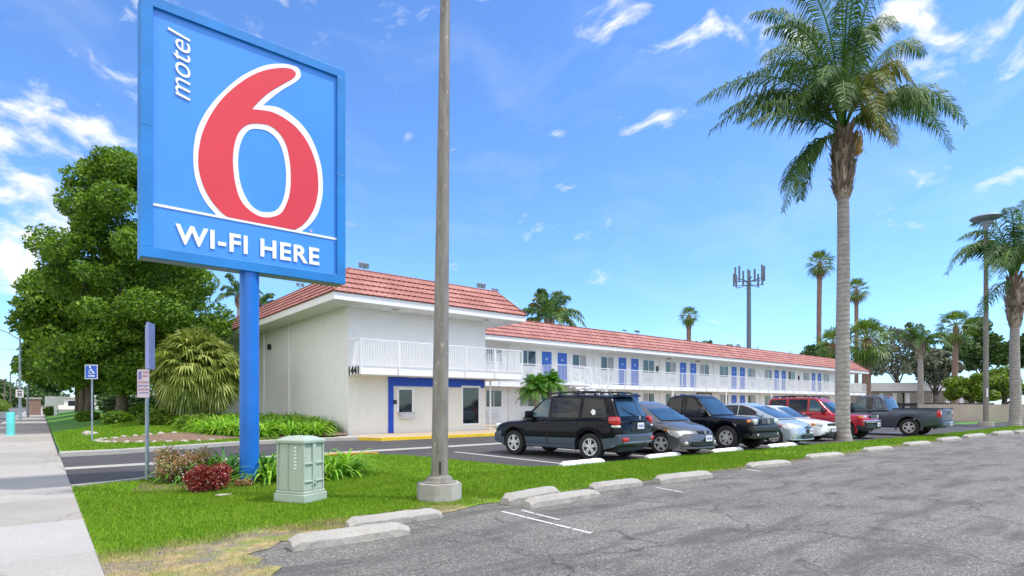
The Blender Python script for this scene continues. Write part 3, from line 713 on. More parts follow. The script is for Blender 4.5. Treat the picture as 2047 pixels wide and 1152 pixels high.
# street trees on the left
G3 = 'broadleaf trees along the sidewalk'
tree('broadleaf_tree', (3.4,37.4,.35), 14, loose((3.9,37.0,8.0), 11)+blobset((3.0,36.8,3.9), 2.8, 1.9, 34, .8, 111, -1), 110000, .10, 'leaf_tree', 'large dark green broadleaf tree nearest the sign, its trunk left of the fan palm', 'tree', G3, .26)
tree('broadleaf_tree', (5.9,42.5,.35), 12, blobset((5.0,42.5,7.6), 2.9, 4.6, 44, 1.1, 12, -1), 45000, .13, 'leaf_tree', 'broadleaf tree behind the sign, its crown reaching over the street wing roof', 'tree', G3, .25)
tree('broadleaf_tree', (2.6,49,.3), 13, blobset((2.6,48.6,7.0), 3.8, 5.4, 40, 1.4, 13, -1), 40000, .15, 'leaf_tree', 'second broadleaf tree along the sidewalk, low crown over the path', 'tree', G3, .25)
tree('broadleaf_tree', (2.8,62,.3), 12, blobset((3.0,62,6.4), 4.0, 4.6, 26, 1.6, 14, -1), 20000, .22, 'leaf_tree', 'third broadleaf tree along the sidewalk, farther toward the bollard line', 'tree', G3, .25)
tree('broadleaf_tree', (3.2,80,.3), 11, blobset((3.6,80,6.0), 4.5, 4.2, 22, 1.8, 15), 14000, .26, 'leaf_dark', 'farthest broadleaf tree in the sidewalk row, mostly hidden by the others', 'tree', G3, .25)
# ficus hedge shrubs under the trees
G4 = 'low shrubs under the street trees'
for i, (x, y, r_, lab) in enumerate([(4.2,30.5,.6,'round green shrub left of the fan palm trunks'),(2.9,33.5,.5,'low shrub left of the nearest street tree trunk'),(4.6,36.5,.7,'low shrub right of the nearest street tree trunk'),(6.4,38,.8,'shrub in the shade against the street wing'),(5.2,27.5,.55,'rounded shrub in front of the fan palm trunks'),(2.3,44,.5,'far low shrub under the second street tree')]):
    z = hill(x, y); t = thing('shrub', (x,y,z), lab, 'shrub', G4)
    npmesh('foliage', leafcloud([((x,y,z+r_*.5),(r_*1.4,r_*1.2,r_*.75))], 2600, .07, .3), 'leaf_lime' if i in (0,4) else 'leaf_tree', t, off=(x,y,z))
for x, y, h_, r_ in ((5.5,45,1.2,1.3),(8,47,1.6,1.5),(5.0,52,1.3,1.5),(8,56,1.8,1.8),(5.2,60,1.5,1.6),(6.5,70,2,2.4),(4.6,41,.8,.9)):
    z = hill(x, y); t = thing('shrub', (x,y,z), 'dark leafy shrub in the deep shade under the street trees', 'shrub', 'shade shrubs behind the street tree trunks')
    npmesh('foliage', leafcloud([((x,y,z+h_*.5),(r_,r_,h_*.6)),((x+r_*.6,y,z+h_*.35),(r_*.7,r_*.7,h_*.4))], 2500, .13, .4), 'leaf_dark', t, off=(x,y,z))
# red flowering bushes by the sign
def bush(x, y, r_, h, leafm, lab, nfl):
    t = thing('flowering_bush', (x, y, .01), lab, 'bush', 'flowering bushes by the sign post')
    bl = [((x,y,h*.45),(r_,r_,h*.55))]+[((x+r_*.72*math.cos(a), y+r_*.72*math.sin(a), h*(.35+.5*random.random())),(r_*random.uniform(.2,.42),r_*.3,h*random.uniform(.2,.4))) for a in np.arange(0, 12.4, .6)]
    npmesh('foliage', leafcloud(bl, 9000, .02, .3), leafm, t, off=(x,y,.01))
    a = leafcloud(bl, nfl, .016, .95); npmesh('blossom', a, 'petal', t, off=(x,y,.01))
    mb = MB()
    for k in range(14):
        a = k*.9; mb.tube([(x,y,.0),(x+r_*.5*math.cos(a), y+r_*.5*math.sin(a), h*.5)], [.01,.004], 5)
    mb.build('stem', 'bark', t)
pbb = P(372, 968); bush(pbb.x+.05, pbb.y+.35, .52, .62, 'mix_leaf', 'larger reddish bush speckled with pale flowers left of the blue post', 900)
pbb = P(432, 985); bush(pbb.x-.10, pbb.y+.16, .35, .42, 'red_leaf', 'smaller deep red bush with pale flowers in front of the larger one', 220)
pbb = P(330, 952); bush(pbb.x+.12, pbb.y+.1, .22, .42, 'mix_leaf', 'yellowish flowering bush at the left end of the sign bed', 300)
pbb = P(487, 975); bush(pbb.x, pbb.y, .13, .14, 'mix_leaf', 'tiny tuft of yellowing weeds against the foot of the blue post', 60)
# soil around the sign bed
bp = [(1.15,11.2),(1.6,10.6),(2.3,10.35),(3.2,10.3),(4.6,10.4),(5.1,10.9),(4.9,11.6),(3.5,12.3),(2.0,12.7),(1.4,12.2)]
tag(tri_fill(bp, .02, 'soil', 'soil'), 'dark soil bed round the sign post', kind='structure')
# stones
def rock(x, y, z, s, seed, label, group=None):
    r = random.Random(seed); bm = bmesh.new(); bmesh.ops.create_icosphere(bm, subdivisions=2, radius=1)
    k = [r.uniform(-1, 1) for _ in range(9)]
    for v in bm.verts:
        d = 1+.18*math.sin(3*v.co.x+k[0]*5)+.15*math.sin(4*v.co.y+k[1]*5)+.12*math.cos(3*v.co.z+k[2]*4); v.co = Vector((v.co.x*s[0], v.co.y*s[1], v.co.z*s[2]))*d
    me = bpy.data.meshes.new('rock'); bm.to_mesh(me); bm.free(); me.materials.append(M['rock'])
    o = bpy.data.objects.new('rock', me); C.objects.link(o); o.location = (x, y, z+s[2]*.5); return tag(o, label, 'rock', group)
p0 = P(181, 880); rock(p0.x, p0.y, .12, (.24,.2,.17), 3, 'pale boulder on the lawn behind the accessible parking sign')
p0 = P(447, 994); rock(p0.x, p0.y, .02, (.10,.05,.025), 4, 'flat white stone at the edge of the flowering bush')
for i in range(20):
    a = R(88+i*10.5); x = 4.0+2.5*math.cos(a); y = 24.2+1.7*math.sin(a)
    if y < 20.9+max(0, x-1.6)*.5: continue
    rock(x, y, hill(x, y), (.09+.03*(i % 3), .08, .06), 20+i, 'pale edging stone in the ring round the bare soil patch', 'pale stones edging the bare soil patch')
# ------------------------------------------------------------------ PALMS
def fan_leaf(base, dirv, size, nseg, r, droop=.35):
    d = Vector(dirv).normalized(); up = Vector((0,0,1)); side = d.cross(up)
    side = side.normalized() if side.length > .05 else Vector((1,0,0)); nn = side.cross(d).normalized(); out = []
    roll = r.uniform(-.5, .5); side, nn = side*math.cos(roll)+nn*math.sin(roll), nn*math.cos(roll)-side*math.sin(roll)
    for k in range(nseg):
        t = -1.45+2.9*k/(nseg-1); l = size*(.62+.38*math.cos(t))*r.uniform(.88, 1.05)
        v = d*math.cos(t)+side*math.sin(t); w = side*math.cos(t)-d*math.sin(t); w = w*size*(.58 if nseg < 20 else 1.0)/nseg
        p1 = base+v*l*.55+nn*l*.05; p2 = base+v*l-Vector((0,0,1))*l*droop*r.uniform(.5, 1.3)
        out.append([base, p1-w, p2, p1+w])
    return out
def fan_crown(c, rad, n, r, leafsize, nseg=13, low=-.9, droop=.3, up=1.0):
    qs = []; st = MB()
    for i in range(n):
        a = i*2.39996+r.uniform(-.2, .2); e = low+(up-low)*((i+.5)/n)
        dv = Vector((math.cos(a)*math.cos(e*1.45), math.sin(a)*math.cos(e*1.45), math.sin(e*1.45)))
        b = c+dv*rad*r.uniform(.85, 1.05); st.tube([c, c+dv*rad*.6, b], [.03*rad, .02*rad, .012*rad], 4)
        qs += fan_leaf(b, dv, leafsize, nseg, r, droop)
    return np.array([[tuple(v) for v in q] for q in qs]), st
def fan_palm(name, base, top, rad, n, leafsize, label, trunk_r, leaf='fan_far', group=None, bark='palm_bark_red', skirt=True, seed=1, low=-.9, nseg=12, bend=(0,0), droop=.3):
    r = random.Random(seed); t = thing(name, base, label, 'palm tree', group); B = Vector(base); T = Vector(top)
    mb = MB(); k = 26; pts = []; rr = []
    for i in range(k+1):
        f = i/k; p = B.lerp(T, f)+Vector((bend[0]*math.sin(f*math.pi), bend[1]*math.sin(f*math.pi), 0)); pts.append(p); rr.append(trunk_r*(1.25-.45*min(1, f*4) if f < .25 else .8)*(1+.05*(i % 2)))
    mb.tube(pts, rr, 12); mb.build('trunk', bark, t, smooth=True)
    a, st = fan_crown(T, rad, n, r, leafsize, nseg, low, droop); npmesh('crown', a, leaf, t, off=tuple(B)); st.build('leaf_stalk', 'fan_old', t)
    if skirt:
        a, _ = fan_crown(T-Vector((0,0,rad*.55)), rad*.45, max(6, n//4), r, leafsize*.7, 9, -1.05, .6, -.5); npmesh('dead_leaf_skirt', a, 'fan_old', t, off=tuple(B))
    return t
# bushy fan palm cluster by the street wing (three short stems, one crown mass)
def medfan():
    r = random.Random(5); c0 = Vector((5.7, 30.4, 0)); z = hill(5.7, 30.4)
    t = thing('fan_palm', (5.7,30.4,z), 'big round bushy fan palm on thick short trunks beside the white street wing', 'palm tree'); B = wloc(t)
    mb = MB()
    for dx, dy in ((-.55,.1),(0,-.2),(.6,.1)):
        mb2 = MB(); mb2.tube([(5.7+dx,30.4+dy,z-.1),(5.7+dx*1.1,30.4+dy,z+.5),(5.7+dx*.9,30.4+dy,z+2.2)], [.26,.24,.22], 12); mb2.build('trunk', 'boots', t)
    allq = []
    for dx, dy, dz, n, rad in ((0,0,3.35,130,1.15),(-.5,-.2,3.0,70,1.0),(.7,-.1,2.95,70,1.0)):
        a, st = fan_crown(Vector((5.7+dx,30.4+dy,dz)), rad, n, r, .98, 20, -1.0, .42); allq.append(a); st.build('leaf_stalk', 'strap', t)
    npmesh('crown', np.concatenate(allq), 'fan', t, off=tuple(B))
medfan()
# feather palms
def frond(c, mid, tip, nleaf, ll, r, hang=.9, width=.028):
    qs = []; pts = []
    for i in range(15):
        t = i/14; pts.append(c*(1-t)**2+mid*2*t*(1-t)+tip*t*t)
    for i in range(nleaf):
        t = .13+.87*(i/nleaf); f = t*14; k = min(13, int(f)); p = pts[k].lerp(pts[k+1], f-k); d = (pts[k+1]-pts[k]).normalized()
        side = d.cross(Vector((0,0,1))); side = side.normalized() if side.length > .1 else Vector((1,0,0)); nn = side.cross(d)
        l = ll*(math.sin(math.pi*min(1, .12+t*.9))*.75+.25)*r.uniform(.8, 1.1)
        for s in (-1, 1):
            ang = r.uniform(-.45, .6); v = (side*s*math.cos(ang)+nn*math.sin(ang)+d*.65).normalized()
            p1 = p+v*l*.45-Vector((0,0,1))*l*.10*hang; p2 = p1+(v*.62+Vector((0,0,-1))*hang*r.uniform(.7, 1.25)).normalized()*l*.55
            w = d*width
            qs.append([p-w*.5, p1-w, p1+w, p+w*.5]); qs.append([p1-w, p2-w*.15, p2+w*.15, p1+w])
    return qs, pts
def feather_palm(base, zt, tr, specs, label, seed, ll, nleaf, dcrown, group=None, boots=2.6, hang=.9, width=.028, fruit=True, leaf='queen', rings=1.0):
    r = random.Random(seed); t = thing('feather_palm', base, label, 'palm tree', group); B = Vector(base)
    mb = MB(); n = int(zt/.055); pts = []; rr = []
    ls = Vector((r.uniform(-.03,.03), r.uniform(-.03,.03), 0))
    for i in range(n+1):
        f = i/n; z = zt*f; pts.append(B+Vector((0,0,z-.08))+ls*math.sin(f*6))
        bulge = 1.35-.35*min(1, z/.5) if z < .5 else 1.0
        rr.append(tr*bulge*(1-.22*f)*(1+.018*((i % 4) == 0)*rings+.006*r.uniform(-1, 1)))
    mb.tube(pts, rr, 22); mb.build('trunk', 'palm_bark', t, smooth='full')
    T = B+Vector((0,0,zt))
    # fibrous leaf bases
    qs = []
    for i in range(int(230*boots/2.6)):
        a = i*2.4; f = i/(230*boots/2.6); rad = tr*(.85+.75*math.sin(math.pi*min(1, f*.85+.08))); z = f*boots
        d = Vector((math.cos(a), math.sin(a), 0)); s = Vector((-math.sin(a), math.cos(a), 0)); p = T+d*rad*.85+Vector((0,0,z-.15)); l = r.uniform(.2,.75)*tr/.27; w = r.uniform(.04,.12)*tr/.27; s = (s+Vector((0,0,r.uniform(-.5,.5)))).normalized()
        o_ = d*r.uniform(.02,.24)
        qs.append([p-s*w, p+s*w, p+s*w*.5+Vector((0,0,l))+o_, p-s*w*.5+Vector((0,0,l))+o_])
    npmesh('leaf_base', np.array([[tuple(v) for v in q] for q in qs]), 'boots', t, off=tuple(B))
    mb = MB(); mb.tube([T-Vector((0,0,.2)), T+Vector((0,0,boots*.5)), T+Vector((0,0,boots))], [tr*.85, tr*1.4, tr*.7], 14); mb.build('crownshaft', 'boots', t)
    cc = T+Vector((0,0,boots*.92)); green, yel, st = [], [], MB()
    for sp in specs:
        mid, tip, yellow = sp
        q, pp = frond(cc+(mid-cc).normalized()*tr*.6, mid, tip, nleaf, ll*r.uniform(.9,1.1), r, hang, width); (yel if yellow else green).extend(q)
        st.tube(pp, [tr*.17*(1-.85*i/14) for i in range(15)], 5)
    npmesh('crown', np.array([[tuple(v) for v in q] for q in green]), leaf, t, off=tuple(B))
    if yel: npmesh('yellowing_frond', np.array([[tuple(v) for v in q] for q in yel]), 'queen_y', t, off=tuple(B))
    st.build('frond_stalk', 'strap_dark', t, smooth='full')
    if fruit:
        fr = []; c = cc+Vector((RT[0], RT[1], 0))*tr*1.6-Vector((FW[0],FW[1],0))*tr*.6+Vector((0,0,-.25))
        for i in range(420):
            p = c+Vector((r.gauss(0,.11), r.gauss(0,.11), r.uniform(-.55,.35))); fr.append([tuple(p), tuple(p+Vector((.03,.0,-.07))), tuple(p+Vector((.02,.02,-.16))), tuple(p+Vector((-.02,.02,-.07)))])
        npmesh('fruit_cluster', np.array(fr), 'fruit', t, off=tuple(B))
    return t, cc
d0 = 22.6; pb0 = PD(1685, 880, d0); base = (pb0.x, pb0.y, .0)
def S(px, py, dd, d=d0): return PD(px, py, d+dd)
specs = [(S(1560,75,-.6),S(1392,205,-1.2),0),(S(1600,110,1.0),S(1418,262,.8),0),(S(1575,190,-1.5),S(1500,250,-2.4),0),(S(1600,270,-.5),S(1565,425,-.9),0),(S(1590,280,.8),S(1600,400,1.2),0),
         (S(1640,-20,.2),S(1500,30,.6),0),(S(1660,-90,-1.0),S(1560,-30,-1.8),0),(S(1690,-140,.4),S(1660,-120,1.0),0),(S(1730,-60,-.6),S(1770,-60,-1.0),0),(S(1720,-40,1.8),S(1800,60,3.0),0),
         (S(1770,50,-.8),S(1830,175,-1.4),1),(S(1745,60,-2.0),S(1790,200,-3.2),1),(S(1820,110,.6),S(1905,300,.9),0),(S(1850,100,-.3),S(1932,250,-.6),0),(S(1790,150,2.0),S(1880,260,3.0),0),
         (S(1660,60,-2.6),S(1640,170,-4.2),0),(S(1620,60,2.6),S(1560,160,4.0),0),(S(1700,40,3),S(1720,140,4.6),0),(S(1610,20,-1.6),S(1520,120,-2.6),0),(S(1690,-60,-2.2),S(1700,0,-3.6),0),(S(1760,190,-1.0),S(1790,290,-1.8),1),
         (S(1560,130,.2),S(1440,230,.1),0),(S(1640,0,-.5),S(1530,60,-.9),0),(S(1630,50,.9),S(1480,170,1.4),0),(S(1600,150,-1.0),S(1470,240,-1.6),0),(S(1770,20,.5),S(1850,110,.9),0),(S(1800,130,1.4),S(1915,230,2.2),0),(S(1660,20,1.6),S(1600,60,3.0),0),(S(1720,-30,-1.4),S(1745,90,-2.6),0),(S(1800,120,-.9),S(1870,230,-1.6),0),(S(1680,80,-2.9),S(1690,220,-4.0),0),(S(1740,90,-2.4),S(1760,250,-3.4),1),(S(1590,290,0),S(1562,380,.1),0),(S(1650,90,-1.5),S(1600,210,-2.2),0),(S(1700,-110,-.2),S(1740,-90,-.4),0)]
feather_palm(base, 9.75, .27, specs, 'tall feather palm with ringed grey trunk standing in the grass strip before the parked cars', 21, 1.12, 100, d0, hang=1.3, width=.024)
d1 = 37.0; pb1 = PD(2029, 850, d1)
r2 = random.Random(9); cpx, cpy = 2040, 590
S1 = lambda px, py, dd: PD(px, py, d1+dd)
specs = [(S1(1950,420,-1),S1(1890,550,-1.5),0),(S1(1975,440,1),S1(1905,520,1.6),0),(S1(2000,400,.5),S1(1940,450,.8),0),(S1(2030,390,-1.5),S1(2010,420,-2.8),0),(S1(2080,410,0),S1(2150,470,0),0),(S1(2110,470,-1),S1(2180,600,-1.6),0),
         (S1(1985,560,-.6),S1(1950,640,-1.2),0),(S1(2000,470,-2.2),S1(1975,560,-3.6),0),(S1(2060,440,2.2),S1(2080,520,3.6),0),(S1(2010,450,2.6),S1(1980,530,4),0),(S1(2060,420,-2.4),S1(2060,520,-4),0),(S1(2095,540,.4),S1(2140,640,.6),0),(S1(1960,450,0),S1(1920,530,0),0),(S1(1990,420,-.4),S1(1915,480,-.6),0),(S1(2010,430,-1.8),S1(1960,540,-2.8),0),(S1(2030,430,-2.4),S1(2000,560,-3.4),0),(S1(2070,430,-1.2),S1(2110,520,-2),0),(S1(2000,440,1.4),S1(1940,500,2.2),0),(S1(2050,410,-1),S1(2040,460,-2.6),0),(S1(2040,380,1),S1(2060,400,1.6),0)]
feather_palm((pb1.x,pb1.y,0), 6.6, .32, specs, 'feather palm at the right edge of the photo beside the far lamp post', 22, 1.1, 72, d1, boots=3.1, hang=1.0, width=.035, fruit=False)
# small date palm with two trunks by the office
def datepalm():
    r = random.Random(31); b = Vector((20.9, 22.6, .12)); t = thing('date_palm', tuple(b), 'small twin-trunk date palm between the office and the dark blue estate', 'palm tree')
    qs = []; st = MB()
    for dx, top in ((-.35, (-.6,.0,2.1)), (.3, (.35,-.1,2.3))):
        mb = MB(); T = b+Vector(top); mb.tube([b+Vector((dx,0,-.1)), b+Vector((dx*1.1,0,1)), T], [.2,.17,.2], 12); mb.build('trunk', 'boots', t)
        for i in range(90):
            a = i*2.4; e = r.uniform(-.35, 1.35); dv = Vector((math.cos(a)*math.cos(e), math.sin(a)*math.cos(e), math.sin(e))); l = r.uniform(.75, 1.1)
            mid = T+dv*l*.7+Vector((0,0,.12)); tip = T+dv*l*1.05-Vector((0,0,.55*math.cos(e)))
            q, pp = frond(T, mid, tip, 30, .30, r, .45, .012); qs += q; st.tube(pp, [.012]*15, 4)
    npmesh('crown', np.array([[tuple(v) for v in q] for q in qs]), 'strap_dark', t, off=tuple(b)); st.build('frond_stalk', 'strap', t)
datepalm()
# far palms
def fp(px, pyc, pyb, d, rad, label, seed, trpx, n=34, leafsize=None, leaf='fan_far', low=-.8, skirt=True, bend=(0,0), pxb=None):
    T = PD(px, pyc, d); B = PD(pxb or px, 820, d); B.z = 0
    return fan_palm('fan_palm', tuple(B), tuple(T), rad, n, leafsize or rad*.62, label, trpx*d/F/2, leaf, 'fan palms beyond the rooms wing', seed=seed, low=low, skirt=skirt, bend=bend)
fp(1639,527,0,105,1.5,'tallest thin fan palm behind the roof, left of the big ringed trunk',41,11,40,1.7, bend=(-.4,0))
fp(1712,580,0,100,1.3,'thin fan palm just right of the big ringed trunk',42,9,34,1.5)
fp(1377,632,0,110,1.15,'small fan palm above the middle of the long tiled roof',43,11,36,1.3, low=-1)
fp(1732,682,0,88,2.3,'wide bushy fan palm by the roof end, right of the big ringed trunk',44,20,60,2.2, low=-1)
fp(1665,690,0,92,1.8,'lower bushy fan palm by the roof end, left of the big ringed trunk',45,16,40,1.8, low=-1)
fp(1911,655,0,72,1.4,'fan palm with reddish trunk above the low grey building',46,13,36,1.5, pxb=1906)
# far feather palms
def ffp(px, pyc, d, rr_, label, seed, tr, leaf='queen', boots=1.4):
    r = random.Random(seed); B = PD(px, 820, d); B.z = 0; zc = EYE+(HY-pyc)*d/F; T = Vector((B.x, B.y, zc)); sp = []
    for i in range(15):
        a = i*2.4; e = r.uniform(-.1, 1.2); dv = Vector((math.cos(a)*math.cos(e), math.sin(a)*math.cos(e), math.sin(e)))
        sp.append((T+dv*rr_*.7+Vector((0,0,.3*rr_)), T+dv*rr_*1.05-Vector((0,0,.45*rr_*math.cos(e))), 0))
    feather_palm(tuple(B), zc-boots, tr, sp, label, seed, rr_*.26, 34, d, 'feather palms in the distance', boots=boots, width=rr_*.02, fruit=False, leaf=leaf)
ffp(1840,690,66,3.2,'feather palm with pale trunk in front of the low grey building',51,.33)
ffp(1100,640,62,4.0,'feather palm behind the roofs, right of the office block',52,.3)
ffp(1095,640,70,3.6,'second feather palm just behind the one right of the office block',53,.3,'queen_y')
ffp(478,592,70,3.2,'blue-green feather palm seen between the street tree and the sign post',54,.3)
ffp(520,612,80,3.0,'feather palm seen just right of the blue sign post above the street wing roof',55,.3)
# far trees
def ft(px, pyc, d, rpx, rzpx, label, seed, leaf, n=9000, size=.3, shell=.45, nb=18, group='background trees'):
    B = PD(px, 820, d); B.z = 0; zc = EYE+(HY-pyc)*d/F; rx = rpx*d/F; rz = rzpx*d/F
    tree('tree', tuple(B), zc+rz, blobset((B.x,B.y,zc), rx, rz, nb, rx*.33, seed, -.6), n, size, leaf, label, 'tree', group, .3, limbs=6, shell=shell)
ft(1795,715,98,55,60,'airy grey-green tree behind the low grey building, right of the bushy fan palm',61,'leaf_grey',5200,.30)
ft(1965,700,95,62,62,'dark dense tree behind the low grey building near the far lamp post',62,'leaf_dark',12000,.33)
ft(1945,780,60,42,36,'yellow-green rounded tree in front of the far block wall',63,'leaf_lime',9000,.16)
ft(2010,775,62,48,40,'second yellow-green tree by the far block wall, cut by the right edge of the photo',64,'leaf_lime',9000,.16)
ft(1870,740,85,40,50,'mid green tree between the two background palms',65,'leaf_grey',6000,.28)
ft(1640,712,100,38,22,'dark rounded tree just above the far end of the tiled roof',66,'leaf_dark',5000,.25)
ft(1385,692,100,30,10,'sparse tree top peeping over the roof under the small fan palm',67,'leaf_dark',900,.22,.3,10)
ft(1418,690,100,9,9,'tiny tree top peeping over the roof ridge',68,'leaf_dark',350,.2,.3,5)
ft(1468,698,100,18,8,'low sparse tree top left of the antenna mast',69,'leaf_dark',420,.2,.3,8)
ft(1720,800,100,60,26,'hedge-like tree beside the end of the rooms wing',71,'leaf_dark',5000,.3)
ft(2060,700,90,30,70,'dark tree behind the feather palm at the right edge',72,'leaf_dark',7000,.3)
# cell mast
B = PD(1497, 820, 95); B.z = 0; T = PD(1497, 562, 95)
ms = thing('antenna_mast', tuple(B), 'slim grey mast crowned with panel antennas rising beyond the tiled roof', 'antenna mast')
mb = MB(); mb.tube([B, T], [.42,.33], 16); mb.build('mast', 'mast', ms, smooth=True)
rw = Vector((RT[0],RT[1],0)); fwv = Vector((FW[0],FW[1],0))
for k in range(6):
    a = k*math.pi/3+.3; d = rw*math.cos(a)+fwv*math.sin(a); mb = MB(); e = T+d*2.3+Vector((0,0,.25)); mb.bar(T+Vector((0,0,-.1)), e, .13); mb.bar(T+Vector((0,0,-.7)), T+d*2.2+Vector((0,0,-.9)), .10)
    mb.build('bracket', 'mast', ms)
    mb = MB(); s = d.cross(Vector((0,0,1)))
    for j in (-.5,.5):
        q = e+s*j; mb.bar(q-Vector((0,0,.5 if k % 2 else .9)), q+Vector((0,0,2.0 if k % 2 else 1.2)), .30, .16)
    mb.build('antenna_panel', 'mast', ms, bevel=.03)
# right lamp post
B = P(1971, 853); t = thing('lamp_post', (B.x,B.y,0), 'tall slim parking lot lamp post with flat disc head at the right', 'lamp post'); H = EYE+(HY-438)*B.dot(fwv)/F
mb = MB(); mb.lathe([(.001,-.05),(.42,-.05),(.42,.3),(.001,.3)], 'z', (B.x,B.y,0), 14); mb.build('concrete_foot', 'conc_block', t, bevel=.03)
mb = MB(); mb.tube([(B.x,B.y,.3),(B.x,B.y,H-.6)], [.16,.11], 14); mb.build('shaft', 'lamp_paint', t, smooth=True)
mb = MB(); mb.lathe([(.11,H-.7),(.28,H-.15),(.75,H-.02),(.86,H+.06),(.8,H+.14),(.3,H+.24),(.001,H+.26)], 'z', (B.x,B.y,0), 22); mb.build('lamp_head', 'sign_under', t, smooth=True)
mb = MB(); q = B+Vector((-.2,-.1,1.45+.45)); mb.box(q.x-.12,q.x+.12,q.y-.02,q.y+.02,q.z,q.z+.55); mb.build('notice_plate', 'white_paint', t)
# ------------------------------------------------------------------ MOTEL BUILDING
OX, OY, ZE = 10.27, 23.55, 5.68            # office corner, eave underside
WY = 30.3; WX1 = 84.6                      # rooms wing wall plane, right end
bd = thing('motel_building', (OX, OY, .0), 'long white two-storey lodging with red tiled mansard roof, blue doors and white balconies', 'building')
def wallbox(name, mat, *a):
    mb = MB(); mb.box(*a); return mb.build(name, mat, bd)
wallbox('wall', 'stucco', OX, 17.7, OY, 78, -.1, ZE+.1)
wallbox('wall', 'stucco', 17.7, WX1, WY, 41, -.1, ZE+.1)
# thin warm band: bounced light put into the ground floor office colour
mb = MB(); mb.box(OX+.004, 17.69, OY-.012, OY+.05, .12, 2.75); mb.build('office_wall_bounce', 'stucco_warm', bd)
# eaves: fascia and soffit
def eave_box(x0, x1, y0, y1, z0, z1, holes=None):
    mb = MB(); mb.box(x0, x1, y0, y1, z0, z1); return mb
EX0, EX1, EY = 9.04, 19.2, 22.1
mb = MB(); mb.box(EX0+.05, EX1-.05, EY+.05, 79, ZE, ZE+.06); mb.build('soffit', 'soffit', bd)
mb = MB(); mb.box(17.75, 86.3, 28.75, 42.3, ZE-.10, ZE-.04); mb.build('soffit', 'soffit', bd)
mb = MB(); fh = .30
mb.box(EX0, EX1, EY, EY+.05, ZE-.02, ZE+fh); mb.box(EX0, EX0+.05, EY+.05, 79, ZE-.02, ZE+fh); mb.box(EX1-.05, EX1, EY+.05, 28.7, ZE-.02, ZE+fh)
mb.build('fascia', 'trim', bd, bevel=.006)
mb = MB(); mb.box(17.8, 86.35, 28.68, 28.74, ZE-.14, ZE+.18); mb.box(86.35, 86.41, 28.68, 42.3, ZE-.14, ZE+.18); mb.build('fascia', 'trim', bd, bevel=.006)
# mansard courses
def mansard(mb, a, along, inward, length, inset, rise, rows, m0, m1, z, period=.26):
    a = Vector(a); al = Vector(along); inn = Vector(inward); sl = Vector((inn.x*inset, inn.y*inset, rise)); nrm = al.cross(sl).normalized()
    if nrm.z < 0: nrm = -nrm
    for r in range(rows):
        t0, t1 = r/rows-.012*(r > 0), (r+1)/rows
        u0, u1 = m0*r/rows, length-m1*r/rows
        v0, v1 = m0*t1, length-m1*t1
        n = max(2, int((u1-u0)/period))*4; lo, hi, dn = [], [], []
        for i in range(n+1):
            f = i/n; wv = .028*abs(math.sin(math.pi*i/4))
            pu = u0+(u1-u0)*f; pv = v0+(v1-v0)*f
            b0 = a+al*pu+sl*t0+Vector((0,0,z)); b1 = a+al*pv+sl*t1+Vector((0,0,z))
            lo.append(b0+nrm*(.055+wv)); hi.append(b1+nrm*(.008+wv*.6)); dn.append(b0-nrm*.01)
        o = len(mb.v); mb.v += [tuple(v) for v in lo+hi+dn]; k = n+1
        for i in range(n):
            mb.f.append((o+i, o+i+1, o+k+i+1, o+k+i)); mb.m.append(0)
            mb.f.append((o+2*k+i, o+2*k+i+1, o+i+1, o+i)); mb.m.append(1)
zt = ZE+fh-.02; IN, RI = 1.12, 1.25
mb = MB()
mansard(mb, (EX0-.03,EY-.03,0), (1,0,0), (0,1,0), EX1-EX0+.06, IN, RI, 5, IN, IN, zt)
mansard(mb, (EX0-.03,79,0), (0,-1,0), (1,0,0), 79-EY+.03, IN, RI, 5, 0, IN, zt, .4)
mansard(mb, (EX1+.03,EY-.03,0), (0,1,0), (-1,0,0), 12, IN, RI, 5, IN, 0, zt, .4)
rf = mb.build('roof', ['tile','tile_dark'], bd)
mb = MB(); wz = ZE+.16; WR = 1.35
mansard(mb, (17.9,28.65,0), (1,0,0), (0,1,0), 86.44-17.9, 1.25, WR, 5, 0, 1.25*2.6, wz, .5)
mansard(mb, (86.44,28.65,0), (0,1,0), (-1,0,0), 13.7, 1.25*2.6, WR, 5, 1.25, 0, wz, .5)
rf2 = mb.build('roof', ['tile','tile_dark'], bd)
mb = MB(); mb.box(EX0+IN, EX1-IN, EY+IN, 79, zt+RI-.25, zt+RI-.05); mb.box(17.9, 83.1, 29.9, 41, wz+WR-.3, wz+WR-.08); mb.build('roof_deck', 'street', bd)
mb = MB(); e = .02
mb.bar((EX0-.03,EY-.03,zt+.06), (EX0+IN,EY+IN,zt+RI+.06), .13, .08); mb.bar((EX1+.03,EY-.03,zt+.06), (EX1-IN,EY+IN,zt+RI+.06), .13, .08)
mb.bar((86.44,28.65,wz+.06), (86.44-3.25,29.9,wz+WR+.06), .15, .09)
mb.bar((EX0+IN,EY+IN,zt+RI+.03), (EX1-IN,EY+IN,zt+RI+.03), .12, .07); mb.bar((EX0+IN,EY+IN,zt+RI+.03), (EX0+IN,79,zt+RI+.03), .12, .07); mb.bar((18,29.9,wz+WR+.03), (83.1,29.9,wz+WR+.03), .12, .07)
mb.build('ridge_tile', 'tile_dark', bd, bevel=.02)
